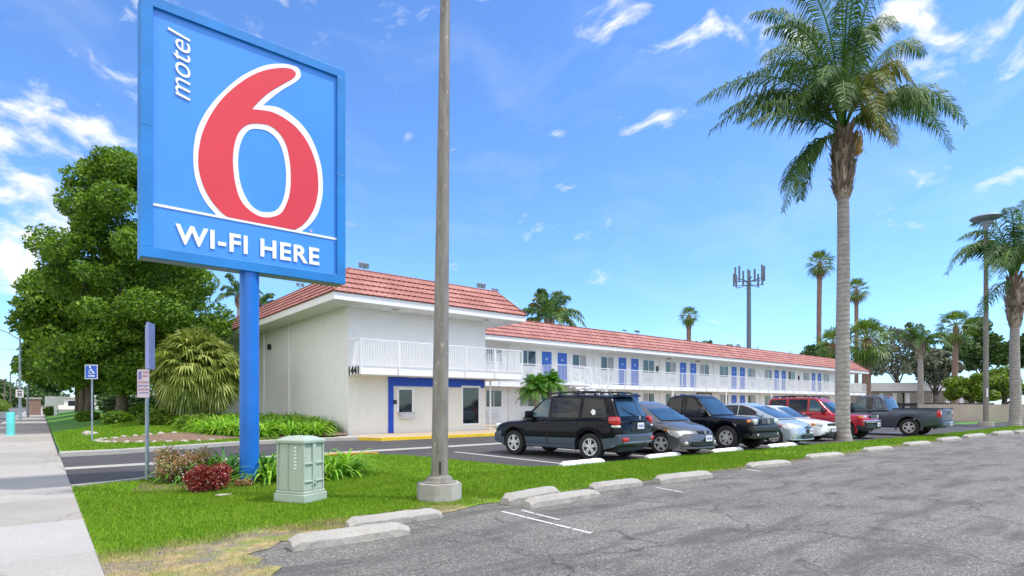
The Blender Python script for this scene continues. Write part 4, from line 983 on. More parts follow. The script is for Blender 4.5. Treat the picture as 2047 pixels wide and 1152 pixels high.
# office balcony and rooms gallery
DZ0, DZ1, RZ = 2.70, 3.02, 4.17
mb = MB(); mb.box(OX-.02, 19.1, 22.3, OY-.001, DZ0, DZ1); mb.box(17.71, 19.1, OY, 28.95, DZ0, DZ1); mb.build('balcony_deck', 'trim', bd, bevel=.008)
mb = MB(); mb.box(17.72, 86.2, 28.95, WY-.002, 2.60, 2.96); mb.build('balcony_deck', 'trim', bd, bevel=.008)
def railing(pts, z0, z1, post, pick, pw=.018, skip=(), k0=0):
    mb = MB()
    for i in range(len(pts)-1):
        if i in skip: continue
        a, b = Vector((*pts[i],0)), Vector((*pts[i+1],0)); Ld = (b-a).length; d = (b-a)/Ld
        mb.bar(a+Vector((0,0,z1+.002*i))+d*.026*(i > 0), b+Vector((0,0,z1+.002*i)), .05, .04); mb.bar(a+Vector((0,0,z0+.09)), b+Vector((0,0,z0+.09)), .035, .03)
        n = max(1, round(Ld/post))
        for k in range(1 if i and not k0 else 0, n+1):
            p = a+d*(Ld*k/n); mb.bar(p+Vector((0,0,z0-.25)), p+Vector((0,0,z1-.02)), .045)
        n = int(Ld/pick)
        for k in range(1, n):
            p = a+d*(Ld*k/n); mb.bar(p+Vector((0,0,z0+.1)), p+Vector((0,0,z1-.03)), pw)
    return mb
railing([(OX,OY-.05),(OX,22.27),(19.13,22.27),(19.13,28.9)], DZ1, RZ, 1.9, .115, .022).build('railing', 'white_paint', bd)
railing([(19.2,28.92),(26.6,28.92)], 2.96, 4.15, 1.9, .115).build('railing', 'white_paint', bd)
railing([(29.6,28.92),(86.1,28.92),(86.15,WY)], 2.96, 4.15, 1.95, .125, .016).build('railing', 'white_paint', bd)
# address numerals on the return of the balcony
p = PX(699, 737, OX-.02)
text('1441', 'address_number', 'black', bd, (OX-.03-OX, 23.40-OY, 2.71), (0,-1,0), (0,0,1), .98, .34, shear=.0, bold=.02, depth=.015)
# blue painted portal
yb = OY-.012-.012
a = PY(775.6, 752, OY); b = PY(786, 766, OY); c = PY(967.5, 757.5, OY)
mb = MB(); mb.box(a.x, b.x, yb-.03, yb+.02, .13, 2.28); mb.box(a.x, c.x, yb-.03, yb+.02, 2.28, 2.69); mb.build('painted_portal', 'blue_band', bd, bevel=.01)
def window(x0, x1, z0, z1, y, split=True, curt=None, fr=.06, dark='glass'):
    mb = MB(); mb.box(x0, x1, y-.05, y-.001, z0, z0+fr); mb.box(x0, x1, y-.05, y-.001, z1-fr, z1); mb.box(x0, x0+fr, y-.05, y-.001, z0+fr, z1-fr); mb.box(x1-fr, x1, y-.05, y-.001, z0+fr, z1-fr)
    if split: xm = (x0+x1)/2; mb.box(xm-fr*.45, xm+fr*.45, y-.045, y-.001, z0+fr, z1-fr)
    w = mb.build('window', 'trim', bd, bevel=.006)
    mb = MB(); mb.box(x0+fr, x1-fr, y-.018, y-.001, z0+fr, z1-fr); mb.build('pane', dark, w)
    if curt:
        a_, b_ = (x0+fr+.01, (x0+x1)/2-.03) if curt < 0 else ((x0+x1)/2+.03, x1-fr-.01)
        mb = MB(); n = 9
        for k in range(n): q0 = a_+(b_-a_)*k/n; mb.box(q0, q0+(b_-a_)/n*.86, y-.024, y-.019, z0+fr+.01, z1-fr-.01)
        mb.build('curtain', 'curtain', w)
    return w
# office windows
a, b = PY(793,775,OY), PY(826,828,OY); window(a.x, b.x, b.z, a.z, OY-.012, False, fr=.09)
a, b = PY(793,827,OY), PY(829,837,OY)
mb = MB(); mb.box(a.x+.1, b.x-.12, OY-.22, OY-.01, b.z, a.z+.02); mb.box(a.x, b.x, OY-.18, OY-.01, a.z+.02, a.z+.06); mb.build('service_drawer', 'ac', bd, bevel=.01)
a, b = PY(921,771,OY), PY(959,850,OY); window(a.x, b.x, b.z, a.z, OY-.012, False, fr=.10)
a, b = PY(865,769,OY), PY(884,790,OY); mb = MB(); mb.box(a.x, b.x, OY-.045, OY-.01, b.z, a.z); sg = mb.build('parking_notice', 'sign_blue', bd)
mb = MB(); mb.box(a.x+.12, a.x+.32, OY-.05, OY-.044, b.z+.12, a.z-.1); mb.build('symbol', 'white_vinyl', sg)
a, b = PY(816,751,OY), PY(833,756,OY); mb = MB(); mb.box(a.x, b.x, OY-.07, OY-.02, b.z, a.z); mb.build('nameplate', 'sign_pale', bd)
a, b = PY(787.5,800,OY), PY(791,808,OY); mb = MB(); mb.box(a.x-.06, b.x, OY-.09, OY-.01, b.z, a.z); mb.build('intercom', 'black', bd)
# rooms: blue door pairs with a window and an air conditioner either side (positions surveyed)
def door(x0, x1, z0, z1, y):
    mb = MB(); mb.box(x0-.07, x0, y-.04, y-.001, z0, z1+.07); mb.box(x1, x1+.07, y-.04, y-.001, z0, z1+.07); mb.box(x0, x1, y-.04, y-.001, z1, z1+.07); fr = None
    mb2 = MB(); mb2.box(x0, x1, y-.028, y-.001, z0, z1); d = mb2.build('door', 'blue_door', bd)
    mb.build('frame', 'trim', d)
    mb = MB(); xm = (x0+x1)/2; mb.box(xm-.14, xm+.14, y-.034, y-.0285, z1-.62, z1-.50); mb.box(xm-.08, xm+.08, y-.034, y-.0285, z1-.49, z1-.44); mb.build('number_plate', 'sign_lilac', d)
    mb = MB(); mb.box(x1-.14, x1-.07, y-.07, y-.029, z0+1.0, z0+1.12); mb.build('handle', 'galv', d)
def aircon(xc, z0, y):
    mb = MB(); mb.box(xc-.52, xc+.52, y-.14, y-.001, z0, z0+.48); a = mb.build('air_conditioner', 'trim', bd, bevel=.01)
    mb = MB()
    for k in range(8): mb.box(xc-.46, xc+.46, y-.15, y-.141, z0+.05+k*.048, z0+.075+k*.048)
    mb.build('grille', 'ac', a)
cs = [29.1, 37.6, 46.2, 55.15, 64.3, 73.8]; cv = [1,-1,-1,1,1,-1]
for i, xc in enumerate(cs):
    k = 1+.035*i*.5
    for lvl, (zd0, zd1) in enumerate(((.12, 2.35), (2.96, 5.25))):
        if lvl == 0 and i > 3: pass
        g = .78*k; w = .5*k
        door(xc-g-w, xc-g+w-.02, zd0, zd1, WY); door(xc+g-w+.02, xc+g+w, zd0, zd1, WY)
        for s in (-1, 1):
            wx = xc+s*2.62*k; z0 = zd0+1.12
            if lvl == 0 and i == 2 and s > 0: continue
            window(wx-.8*k, wx+.8*k, z0, zd0+2.3, WY, True, cv[i]*s if (i+lvl+s) % 3 else None); aircon(wx, zd0+.38, WY)
for z in (.12, 2.96):
    window(22.75, 24.15, z+1.1, z+2.3, WY, True, None); aircon(23.4, z+.35, WY)
def pipe(x, y, z0, z1, r_=.05): mb = MB(); mb.tube([(x,y,z0),(x,y,z1)], r_, 8); mb.build('downpipe', 'trim', bd)
for xc in (24.75, 33.35, 41.9, 50.6, 59.7, 69.1): pipe(xc, WY-.05, .12, 2.58); pipe(xc, WY-.05, 2.97, ZE-.1)
pipe(17.95, OY-.1, .12, DZ0)
for px in (580, 530): pipe(OX-.05, PX(px, 700, OX).y, .3, ZE, .055)
for y in (40, 46, 52, 58, 64, 70): mb = MB(); mb.box(OX-.03, OX, y, y+.12, .2, ZE); mb.build('wall_batten', 'trim', bd)
p = PX(541, 694, OX); mb = MB(); mb.box(OX-.16, OX, p.y-.14, p.y+.14, p.z-.16, p.z+.16); mb.build('wall_lamp', 'plastic', bd, bevel=.03)
# gallery support posts and ceiling beam
for xc in (33.3, 42.0, 50.7, 59.7, 69, 78, 85.5): mb = MB(); mb.box(xc-.06, xc+.06, 29.0, 29.12, .12, 2.6); mb.build('column', 'trim', bd)
for px in (1047, 1213, 1346, 1457, 1548, 1625, 1690):
    p = PY(px, 690, 28.9); mb = MB(); mb.lathe([(.001,ZE-.30),(.07,ZE-.27),(.10,ZE-.2),(.08,ZE-.13),(.03,ZE-.1)], 'z', (p.x,28.95,0), 10); mb.build('ceiling_lamp', 'white_vinyl', bd)
for x in (12.2, 17.2): mb = MB(); mb.lathe([(.001,ZE-.12),(.14,ZE-.11),(.17,ZE-.02)], 'z', (x, 22.9, 0), 14); mb.build('ceiling_lamp', 'soffit', bd)
for px in (1303+10, 1596): 
    p = PY(px, 735, WY); mb = MB(); mb.box(p.x-.12, p.x+.12, WY-.1, WY-.001, 4.2, 4.75); mb.build('meter_box', 'plastic', bd)
# recessed tan service door under the gallery
mb = MB(); mb.box(47.6, 50.2, WY-.03, WY-.001, .12, 2.55); q = mb.build('service_door', 'wood', bd); mb = MB(); mb.box(47.85, 49.95, WY-.045, WY-.031, .12, 2.4); mb.build('door_leaf', 'soffit', q)
# stair from the gallery
mb = MB(); sx0, sx1 = 26.9, 32.4; sy0, sy1 = 27.55, 28.75; n = 15
for i in range(n):
    x = 29.4+(35.0-29.4)*i/n; z = 2.9-(2.9-.12)*i/n
    mb.box(x, x+.40, sy0, sy1, z-.22, z-.17)
for y in (sy0, sy1-.05): mb.add([(29.4,y,2.62),(35.1,y,.02),(35.1,y,.32),(29.4,y,2.96),(29.4,y+.05,2.62),(35.1,y+.05,.02),(35.1,y+.05,.32),(29.4,y+.05,2.96)], [(0,3,2,1),(4,5,6,7),(0,1,5,4),(1,2,6,5),(2,3,7,6),(3,0,4,7)])
mb.box(26.6, 29.4, sy0, 28.94, 2.75, 2.95)
st = mb.build('stair', 'trim', bd)
mb = railing([(26.6,28.9),(26.6,sy0),(29.4,sy0)], 2.95, 4.1, 1.4, .13)
for y in (sy0+.02, sy1-.02):
    mb.bar((29.4,y,4.08), (35.0,y,1.25), .05, .04); mb.bar((29.4,y,3.6), (35.0,y,.8), .03)
    for i in range(8): x = 29.4+5.6*i/7; mb.bar((x,y,2.9-2.8*i/7), (x,y,4.08-2.83*i/7), .04)
mb.build('handrail', 'white_paint', st)
# roof floodlights and vents
def flood(px, py, Y, s=1.0, X=None):
    p = PY(px, py, Y) if X is None else PX(px, py, X)
    mb = MB(); mb.tube([p-Vector((0,0,.55)), p-Vector((0,0,.1))], .03, 6); o = mb.build('floodlight', 'galv', bd)
    mb = MB(); mb.bar(p+Vector((-.14,-.1,.02)), p+Vector((-.06,.18,.10)), .2*s, .24*s); mb.bar(p+Vector((.10,-.1,.02)), p+Vector((.18,.18,.1)), .2*s, .24*s); mb.build('lamp_head', 'galv', o, bevel=.02)
flood(727, 533, 23.6); flood(962, 573, 23.7); flood(990, 581, 24.2, .5); flood(600, 571, 0, .8, X=10.6); flood(1274, 664, 30.5, .8); flood(1249, 662, 31, .5)
for px in (1580, 1515): p = PY(px, 700, 31); mb = MB(); mb.tube([(p.x,31,wz+WR-.2),(p.x,31,wz+WR+.55)], .06, 8); mb.build('vent_pipe', 'galv', bd)
# low grey building far right, its windows and doors
a = PD(1700, 826, 92); b = PD(1968, 826, 88); a.z = b.z = 0
lb = thing('low_building', tuple(a), 'low pale grey flat-roofed building beyond the grey pickup', 'building')
d = (b-a); Ln = d.length; d.normalize(); nn = Vector((d.y, -d.x, 0))
if nn.dot(a) > 0: nn = -nn
def obx(mb, s0, s1, z0, z1, o0, o1):
    q = [a+d*s0+nn*o0, a+d*s1+nn*o0, a+d*s1+nn*o1, a+d*s0+nn*o1]
    mb.add([(v.x,v.y,z0) for v in q]+[(v.x,v.y,z1) for v in q], [(0,3,2,1),(4,5,6,7),(0,1,5,4),(1,2,6,5),(2,3,7,6),(3,0,4,7)])
mb = MB(); obx(mb, 0, Ln, 0, 3.6, -12, 0); mb.build('wall', 'block_wall', lb)
mb = MB(); obx(mb, -.8, Ln+.8, 3.5, 4.8, -12.8, 1.0); mb.build('roof', 'trim', lb)
mb = MB(); obx(mb, -.8, Ln+.8, 1.15, 1.6, .9, 1.0); mb.build('porch_rail', 'plastic', lb)
for k in range(9):
    s0 = 1+k*(Ln-2)/9; mb = MB(); obx(mb, s0, s0+1.1, .6, 3.2, .0, .06); mb.build('window', 'glass', lb)
    mb = MB(); obx(mb, s0+1.3, s0+1.9, .6, 3.2, .0, .08); mb.build('post', 'white_paint', lb)
# block wall
A, B2 = P(1835, 838), P(2140, 842); A = PD(1836, 840, 50); B2 = PD(2140, 840, 44); A.z = B2.z = 0
mb = MB(); mb.bar(A+Vector((0,0,.65)), B2+Vector((0,0,.65)), .2, 1.55)
bw = mb.build('block_wall', 'block_wall', loc=tuple(A)); tag(bw, 'low tan block wall behind the grey pickup and the far lamp post', 'wall')
for k in range(2): pass
p = PD(2000, 846, 43); sheetx = tri_fill([(50,10.6),(75,8.6),(75,10.4),(51,12.3)], .02, 'verge', 'lawn2')
# ------------------------------------------------------------------ SMALL SIGNS
def post_sign(px, pyb, d=None):
    return P(px, pyb)
b = P(294, 962); t = thing('tow_away_sign', (b.x,b.y,.01), 'galvanised post with narrow blue edge-on sign above a pale notice of red print', 'sign')
dpt = Vector((b.x,b.y,0)).dot(fwv); zz = lambda py: EYE+(HY-py)*dpt/F
mb = MB(); mb.tube([(b.x,b.y,-.05),(b.x,b.y,zz(650))], .032, 8); mb.build('post', 'galv', t)
rwN = rw; fN = -fwv
def card(x0, x1, y0, y1, off, name, mat, par, th=.006, yawd=0):
    dr = Vector((math.cos(yawd)*rw.x-math.sin(yawd)*rw.y, math.sin(yawd)*rw.x+math.cos(yawd)*rw.y, 0)); nf = Vector((dr.y,-dr.x,0))
    s = dpt/F; xc = 294
    q = [Vector((b.x,b.y,0))+dr*((x-xc)*s) for x in (x0, x1)]
    mb = MB(); vs = []
    for o_ in (off, off+th):
        vs += [(q[0]+nf*o_)[:2]+(zz(y1),), (q[1]+nf*o_)[:2]+(zz(y1),), (q[1]+nf*o_)[:2]+(zz(y0),), (q[0]+nf*o_)[:2]+(zz(y0),)]
    mb.add(vs, [(0,1,2,3),(7,6,5,4),(0,4,5,1),(1,5,6,2),(2,6,7,3),(3,7,4,0)]); return mb.build(name, mat, par), dr, nf
up_, dr, nf = card(276, 312, 646, 738, .036, 'edge_on_panel', 'sign_lilac', t, .045, R(106))
for sgn_ in (1,):
    text('VISITOR', 'lettering', 'white_vinyl', t, Vector((b.x,b.y,0))+dr*.03+nf*.058-wloc(t)+Vector((0,0,zz(735))), (0,0,1), (-dr.x,-dr.y,0), zz(655)-zz(735), .18, depth=.002) if False else None
cd, dr, nf = card(277, 301, 739, 795, .034, 'notice', 'sign_pale', t, .006, R(0))
card(279.5, 285.5, 743, 759, .0405, 'tow_pictogram', 'sign_purple', cd, .003)
def cardtext(s, x0, x1, y0, y1, mat, o_=.041):
    o3 = Vector((b.x,b.y,0))+dr*((x0-294)*dpt/F)+nf*o_; o3.z = zz(y1); text(s, 'lettering', mat, cd, o3-wloc(cd), dr, (0,0,1), (x1-x0)*dpt/F, zz(y0)-zz(y1), depth=.001, bold=.01)
cardtext('TOW', 287.5, 299, 743, 748, 'sign_red'); cardtext('AWAY', 287.5, 299, 750, 755, 'sign_red'); cardtext('NO PARKING', 279, 299.5, 762, 767, 'sign_red'); cardtext('PRIVATE PROPERTY', 279, 299.5, 770, 774, 'sign_purple')
cardtext('VIOLATORS TOWED', 279, 299.5, 777, 781, 'sign_red'); cardtext('AT OWNERS EXPENSE', 279, 299.5, 784, 787, 'sign_purple')
# accessible parking sign
b = P(184, 892); t = thing('accessible_parking_sign', (b.x,b.y,.05), 'small blue wheelchair symbol sign with white border on a thin post in the far lawn', 'sign')
dpt = Vector((b.x,b.y,0)).dot(fwv)
def zz(py): return EYE+(HY-py)*dpt/F
mb = MB(); mb.tube([(b.x,b.y,-.05),(b.x,b.y,zz(735))], .028, 8); mb.build('post', 'galv', t)
def card2(x0, x1, y0, y1, off, name, mat, par, th=.006):
    s = dpt/F; q = [Vector((b.x,b.y,0))+rw*((x-184)*s) for x in (x0, x1)]; mb = MB(); vs = []
    for o_ in (off, off+th): vs += [(q[0]-fwv*o_)[:2]+(zz(y1),), (q[1]-fwv*o_)[:2]+(zz(y1),), (q[1]-fwv*o_)[:2]+(zz(y0),), (q[0]-fwv*o_)[:2]+(zz(y0),)]
    mb.add(vs, [(0,1,2,3),(7,6,5,4),(0,4,5,1),(1,5,6,2),(2,6,7,3),(3,7,4,0)]); return mb.build(name, mat, par)
pl = card2(171, 196.5, 729.5, 758, .03, 'sign_plate', 'white_vinyl', t); card2(172.3, 195.2, 731, 756.5, .037, 'blue_field', 'sign_blue', pl, .003)
mb = MB(); s = dpt/F
def pt(x, y): v = Vector((b.x,b.y,0))+rw*((x-184)*s)-fwv*.042; v.z = zz(y); return v
mb.tube([pt(182.2,735.5), pt(182.4,742), pt(187,742), pt(189,746.5), pt(191.5,746)], .014, 5); mb.tube([pt(182.3,739), pt(186.5,739)], .012, 5)
mb.tube([pt(183.5+4.2*math.cos(a_), 744-4.0*math.sin(a_)) for a_ in np.arange(2.0, 6.2, .35)], .013, 5)
mb.lathe([(.001,-.003),(.032,-.003),(.032,.003),(.001,.003)], 'y', pt(182.3,734), 10)
mb.bar(pt(178,752), pt(189,752), .018, .035); mb.add([pt(188,749.5), pt(188,754.5), pt(191.5,752)], [(0,1,2)])
mb.build('wheelchair_symbol', 'white_vinyl', pl)
# ------------------------------------------------------------------ STREET SIDE, FAR LEFT
b = P(21, 871); t = thing('bollard', (b.x,b.y,.01), 'turquoise post standing on the sidewalk at the left edge', 'bollard')
mb = MB(); mb.lathe([(.001,0),(.19,0),(.19,.03),(.155,.035),(.155,1.04),(.14,1.07),(.001,1.08)], 'z', b, 16); mb.build('post', 'teal', t, smooth=True)
def pole_at(px, pyt, d, r_, mat, name, label, cat, arm=0):
    B = PD(px, 820, d); B.z = 0; zt_ = EYE+(HY-pyt)*d/F; t = thing(name, tuple(B), label, cat)
    mb = MB(); mb.tube([B, B+Vector((0,0,zt_))], [r_, r_*.6], 10); mb.build('pole', mat, t, smooth=True)
    if arm:
        T = B+Vector((0,0,zt_)); mb = MB(); mb.tube([T+Vector((0,0,-.3)), T+Vector((-arm*.3,0,.25)), T+Vector((-arm*.7,0,.6)), T+Vector((-arm,0,.65))], [.06,.05,.045,.04], 8); mb.build('arm', mat, t, smooth=True)
        mb = MB(); mb.box(T.x-arm-.7, T.x-arm, T.y-.15, T.y+.15, .55+T.z, .72+T.z); mb.build('lamp_head', mat, t, bevel=.03)
    return t
t = pole_at(40, 672, 46, .11, 'galv', 'street_lamp', 'curved-arm street lamp at the kerb, left of the street trees', 'street lamp', 2.6)
q = PD(40, 787, 45.8); mb = MB(); mb.bar(q-rw*.34, q+rw*.28, .03, .62); sp = mb.build('speed_sign', 'white_paint', t)
text('SPEED', 'lettering', 'black', sp, q-rw*.22-fwv*.03+Vector((0,0,.12))-wloc(sp), rw, (0,0,1), .42, .11, bold=.02); text('35', 'lettering', 'black', sp, q-rw*.2-fwv*.03+Vector((0,0,-.22))-wloc(sp), rw, (0,0,1), .38, .26, bold=.02)
pole_at(56, 752, 62, .10, 'galv', 'pole', 'thin grey pole just right of the street lamp', 'pole')
for px, pyt, d, lab in ((9,757,150,'wooden utility pole at the left edge far down the street'),(21,750,190,'second wooden utility pole far down the street'),(33,762,230,'farthest wooden utility pole, beside the street lamp')):
    t = pole_at(px, pyt, d, .2, 'wood', 'utility_pole', lab, 'utility pole'); t['group'] = 'utility poles down the street'
    q = PD(px, pyt+5, d); mb = MB(); mb.bar(q-rw*1.6, q+rw*1.6, .14); mb.build('crossarm', 'wood', t)
def wires(y0, y1, lab):
    mb = MB(); a_, b_ = PD(-60, y0, 120), PD(150, y1, 120)
    mb.tube([a_.lerp(b_, i/10)-Vector((0,0,1.1*math.sin(math.pi*i/10))) for i in range(11)], .035, 4)
    return tag(mb.build('overhead_wire', 'black', loc=tuple(a_)), lab, 'wire', 'overhead wires across the street')
wires(754, 757, 'overhead wire between the utility poles'); wires(690, 688, 'upper overhead wire crossing behind the street lamp')
# hedge over the road, kiosk, white gate post
for i, (px, d, sx, lab) in enumerate(((8,60,5,'green hedge across the street, nearest clump at the left edge'),(26,85,6,'green hedge across the street, middle clump'),(40,125,8,'green hedge across the street, farthest clump'))):
    q = PD(px, 806, d); q.z = 0; x = q.x-2.5; t = thing('hedge', (x,q.y,-.1), lab, 'hedge', 'hedge clumps across the street')
    npmesh('foliage', leafcloud([((x-1.5,q.y,1.0),(2.6,sx,1.6)),((x-2.2,q.y+4,1.3),(2.4,sx,1.7))], 5500, .22, .5), 'leaf_lime', t, off=(x,q.y,-.1))
q = PD(67, 826, 75); t = thing('kiosk', (q.x,q.y,0), 'pinkish utility cabinet beside the sidewalk far down the street', 'utility cabinet')
mb = MB(); mb.box(q.x-.75,q.x+.75,q.y-.5,q.y+.5,-.1,2.1); mb.build('body', 'palm_bark_red', t, bevel=.03); mb = MB(); mb.box(q.x-.85,q.x+.85,q.y-.6,q.y+.6,2.1,2.3); mb.build('roof', 'conc_light', t)
q = PD(111, 832, 62); t = thing('small_white_sign', (q.x,q.y,.1), 'small white board on a white post under the street trees', 'sign')
mb = MB(); mb.box(q.x-.14,q.x+.14,q.y-.05,q.y+.05,0,1.7); mb.build('post', 'white_paint', t); mb = MB(); mb.box(q.x-.9,q.x+.7,q.y-.1,q.y-.05,1.35,2.3); mb.build('board', 'white_paint', t, bevel=.01)
q = PD(101, 826, 66); t = thing('shrub', (q.x,q.y,.1), 'small round clipped shrub beside the white board', 'shrub', G4); npmesh('foliage', leafcloud([((q.x,q.y,.6),(.7,.7,.6))], 1500, .09, .5), 'leaf_tree', t, off=(q.x,q.y,.1))
q = PD(88, 822, 150); t = thing('far_building', (q.x-8,q.y,0), 'pale low building at the far end of the sidewalk', 'building')
mb = MB(); mb.box(q.x+3,q.x+17,q.y,q.y+10,0,3.0); mb.build('wall', 'stucco_warm', t); mb = MB(); mb.box(q.x+2.6,q.x+17.4,q.y-.5,q.y+10.5,3.0,3.3); mb.build('roof', 'block_wall', t)
mb = MB(); mb.box(q.x+5,q.x+8,q.y-.05,q.y,1,2.3); mb.build('window', 'glass', t)
for k, (px, d) in enumerate(((-30,210),(30,260),(75,300))):
    q = PD(px, 820, d); q.z = 0; tree('tree', tuple(q), 9, blobset((q.x,q.y,5), 12, 4.5, 14, 4, 90+k), 5000, .7, 'leaf_dark', ['distant dark tree clump left of the street lamp','distant dark tree clump behind the street lamp','distant dark tree clump at the end of the sidewalk'][k], 'tree', 'distant trees down the street', .4)
# ------------------------------------------------------------------ VEHICLES
def itp(pts, x):
    if x <= pts[0][0]: return pts[0][1]
    for (a, fa), (b, fb) in zip(pts, pts[1:]):
        if x <= b: return fa+(fb-fa)*(x-a)/(b-a)
    return pts[-1][1]
class Car:
    def __init__(s, name, label, cat, sp, loc, heading):
        s.sp = sp; s.W = sp['W']; s.L = sp['L']; s.r = sp['r']; s.ra = sp['r']+sp.get('gap', .07)
        s.t = thing(name, (loc[0], loc[1], .005), label, cat, None, heading); s.build()
    def plan(s, x):                       # half-width along the length
        h = s.L/2; t = abs(x)/h; w = s.W/2*(1-s.sp.get('taper', .06)*max(0, (t-.45)/.55)**2)
        e = h-abs(x)                      # rounded ends
        if e < .10: w *= 1-.10*(1-e/.10)**2
        return w
    def bot(s, x):
        z = itp(s.sp['bot'], x)
        for xw in (s.sp['xf'], s.sp['xr']):
            dx = abs(x-xw)
            if dx < s.ra: z = max(z, s.r+math.sqrt(s.ra**2-dx*dx))
        return z
    def bow(s, p):
        x, y, z = p; h = s.L/2; B = s.sp.get('bow', .16)
        t = max(0, (abs(x)-.4*h)/(.6*h))**1.5; return (x-math.copysign(1, x)*t*B*(abs(y)/(s.W/2))**2.4, y, z)
    def section(s, x):
        zt, w = itp(s.sp['top'], x), s.plan(x); zb = s.bot(x); e = s.L/2-abs(x)
        if e < .08: zt -= .05*(1-e/.08)**2; zb = min(zt-.05, zb+.05*(1-max(e,0)/.08)**2)
        zs = max(zb+.03, zt-.17); tb = s.sp.get('side', ((0,.965),(.18,.985),(.45,1.0),(.8,.995),(1,.985)))
        pts = [(0,zt), (.4*w,zt-.006), (.72*w,zt-.018), (.86*w,zt-.035), (.94*w,min(zt,zt-.065)), (.972*w, zt-.11)]
        for f, k in sorted(tb, reverse=True): pts.append((w*k, zb+(zs-zb)*f))
        pts += [(w*.90, zb), (0, zb)]
        return pts
    def side_y(s, x, z):
        pts = s.section(x)[4:-2]
        for (y0, z0), (y1, z1) in zip(pts, pts[1:]):
            if z <= z0 and z >= z1: return y0+(y1-y0)*((z0-z)/max(1e-6, z0-z1))
        return pts[0][0] if z > pts[0][1] else pts[-1][0]
    def panel(s, name, poly, mat, side, parent=None, off=.006, gh=False, thick=0):
        bm = bmesh.new(); f = bm.faces.new([bm.verts.new((x, 0, z)) for x, z in poly]); bmesh.ops.triangulate(bm, faces=[f])
        bmesh.ops.subdivide_edges(bm, edges=[e for e in bm.edges if e.calc_length() > .15], cuts=4, use_grid_fill=True)
        bmesh.ops.triangulate(bm, faces=bm.faces)
        for v in bm.verts:
            x, z = v.co.x, v.co.z
            if gh: v.co = s.ghbow((x, (s.gy(z)+off)*side, z))
            else: v.co = s.bow((x, (s.side_y(x, z)+off)*side, z))
        bmesh.ops.recalc_face_normals(bm, faces=bm.faces)
        me = bpy.data.meshes.new(name); bm.to_mesh(me); bm.free(); me.materials.append(M[mat])
        me.polygons.foreach_set('use_smooth', [True]*len(me.polygons))
        o = bpy.data.objects.new(name, me); C.objects.link(o); o.parent = parent or s.t
        return o
    def gy(s, z): g = s.sp['gh']; return g['w']-(z-g['zb'])*g['tum']
    def ghbow(s, p):
        x, y, z = p; g = s.sp['gh']; xm = (g['out'][0][0]+g['out'][-1][0])/2; hl = (g['out'][-1][0]-g['out'][0][0])/2
        t = max(-1, min(1, (x-xm)/hl)); return (x-(abs(t)**1.6*math.copysign(1, t))*.13*(abs(y)/(s.W/2))**2, y, z-.025*(abs(y)/(s.W/2))**2.5*(z > g['zb']+.2))
    def build(s):
        sp = s.sp; h = s.L/2; xs = set(np.linspace(-h, h, 70).tolist())
        for e in (0, .008, .025, .05, .08, .12): xs |= {h-e, -h+e}
        for xw in (sp['xf'], sp['xr']):
            for a in np.linspace(0, math.pi, 19): xs.add(xw+s.ra*math.cos(a)*.999)
            xs |= {xw-s.ra-.004, xw+s.ra+.004}
        xs = sorted(x for x in xs if -h-1e-6 <= x <= h+1e-6); xs = [x for i, x in enumerate(xs) if i == 0 or x-xs[i-1] > .002]
        mb = MB(); rows = []
        for x in xs:
            q = s.section(x); ring = [(y, z) for y, z in q]+[(-y, z) for y, z in reversed(q[1:-1])]
            rows.append([s.bow((x, y, z)) for y, z in ring])
        n = len(rows[0]); mb.v = [v for r_ in rows for v in r_]; cl = sp.get('clad')
        for i in range(len(rows)-1):
            for k in range(n):
                k2 = (k+1) % n; f = (i*n+k, i*n+k2, (i+1)*n+k2, (i+1)*n+k); zc = sum(mb.v[j][2] for j in f)/4
                half = len(s.section(0)); under = k in (half-2, half-1)
                mb.f.append(f); mb.m.append(2 if under else (1 if cl and zc < itp(cl, xs[i]) else 0))
        mb.f.append(tuple(range(n))); mb.m.append(0); mb.f.append(tuple((len(rows)-1)*n+k for k in range(n))[::-1]); mb.m.append(1 if cl else 0)
        s.body = mb.build('body', [sp['paint'], sp.get('cladmat', sp['paint']), 'plastic'], s.t, smooth=True, local=True)
        mb = MB(); mb.box(-h+.25, h-.25, -s.W/2+.28, s.W/2-.28, sp.get('under', .24), .62); mb.box(sp['xr']+s.ra+.03, sp['xf']-s.ra-.03, -s.W/2+.1, s.W/2-.1, sp.get('under', .24)+.02, .5); mb.build('underbody', 'plastic', s.t, local=True)
        if 'gh' in sp: s.greenhouse()
        for xw in (sp['xf'], sp['xr']):
            for sd_ in (1, -1): s.wheel(xw, sd_)
        for f in sp.get('extra', ()): f(s)
    def greenhouse(s):
        g = s.sp['gh']; out = g['out']; P_ = []
        for (a, b) in zip(out, out[1:]):
            for k in range(5): P_.append((a[0]+(b[0]-a[0])*k/5, a[1]+(b[1]-a[1])*k/5))
        P_.append(out[-1]); cx = sum(p[0] for p in P_)/len(P_); cz = sum(p[1] for p in P_)/len(P_)
        fr = [-1,-.985,-.95,-.88,-.7,-.45,-.2,0,.2,.45,.7,.88,.95,.985,1]; sh = {1:.05,.985:.028,.95:.012,.88:.004}
        mb = MB()
        for (x, z) in P_:
            for f in fr:
                k = sh.get(abs(f), 0); d = Vector((cx-x, cz-z)); d.normalize() if d.length else None
                xx, zz_ = x+d.x*k, z+(d.y*k if z > g['zb']+.02 else 0); mb.v.append(s.ghbow((xx, f*s.gy(zz_), zz_)))
        m = len(fr)
        for i in range(len(P_)-1):
            for j in range(m-1): mb.f.append((i*m+j, i*m+j+1, (i+1)*m+j+1, (i+1)*m+j)); mb.m.append(0)
        mb.f.append(tuple(i*m for i in range(len(P_)))); mb.m.append(0); mb.f.append(tuple(i*m+m-1 for i in range(len(P_)))[::-1]); mb.m.append(0)
        s.cabin = mb.build('cabin', s.sp['paint'], s.t, smooth=True, local=True)
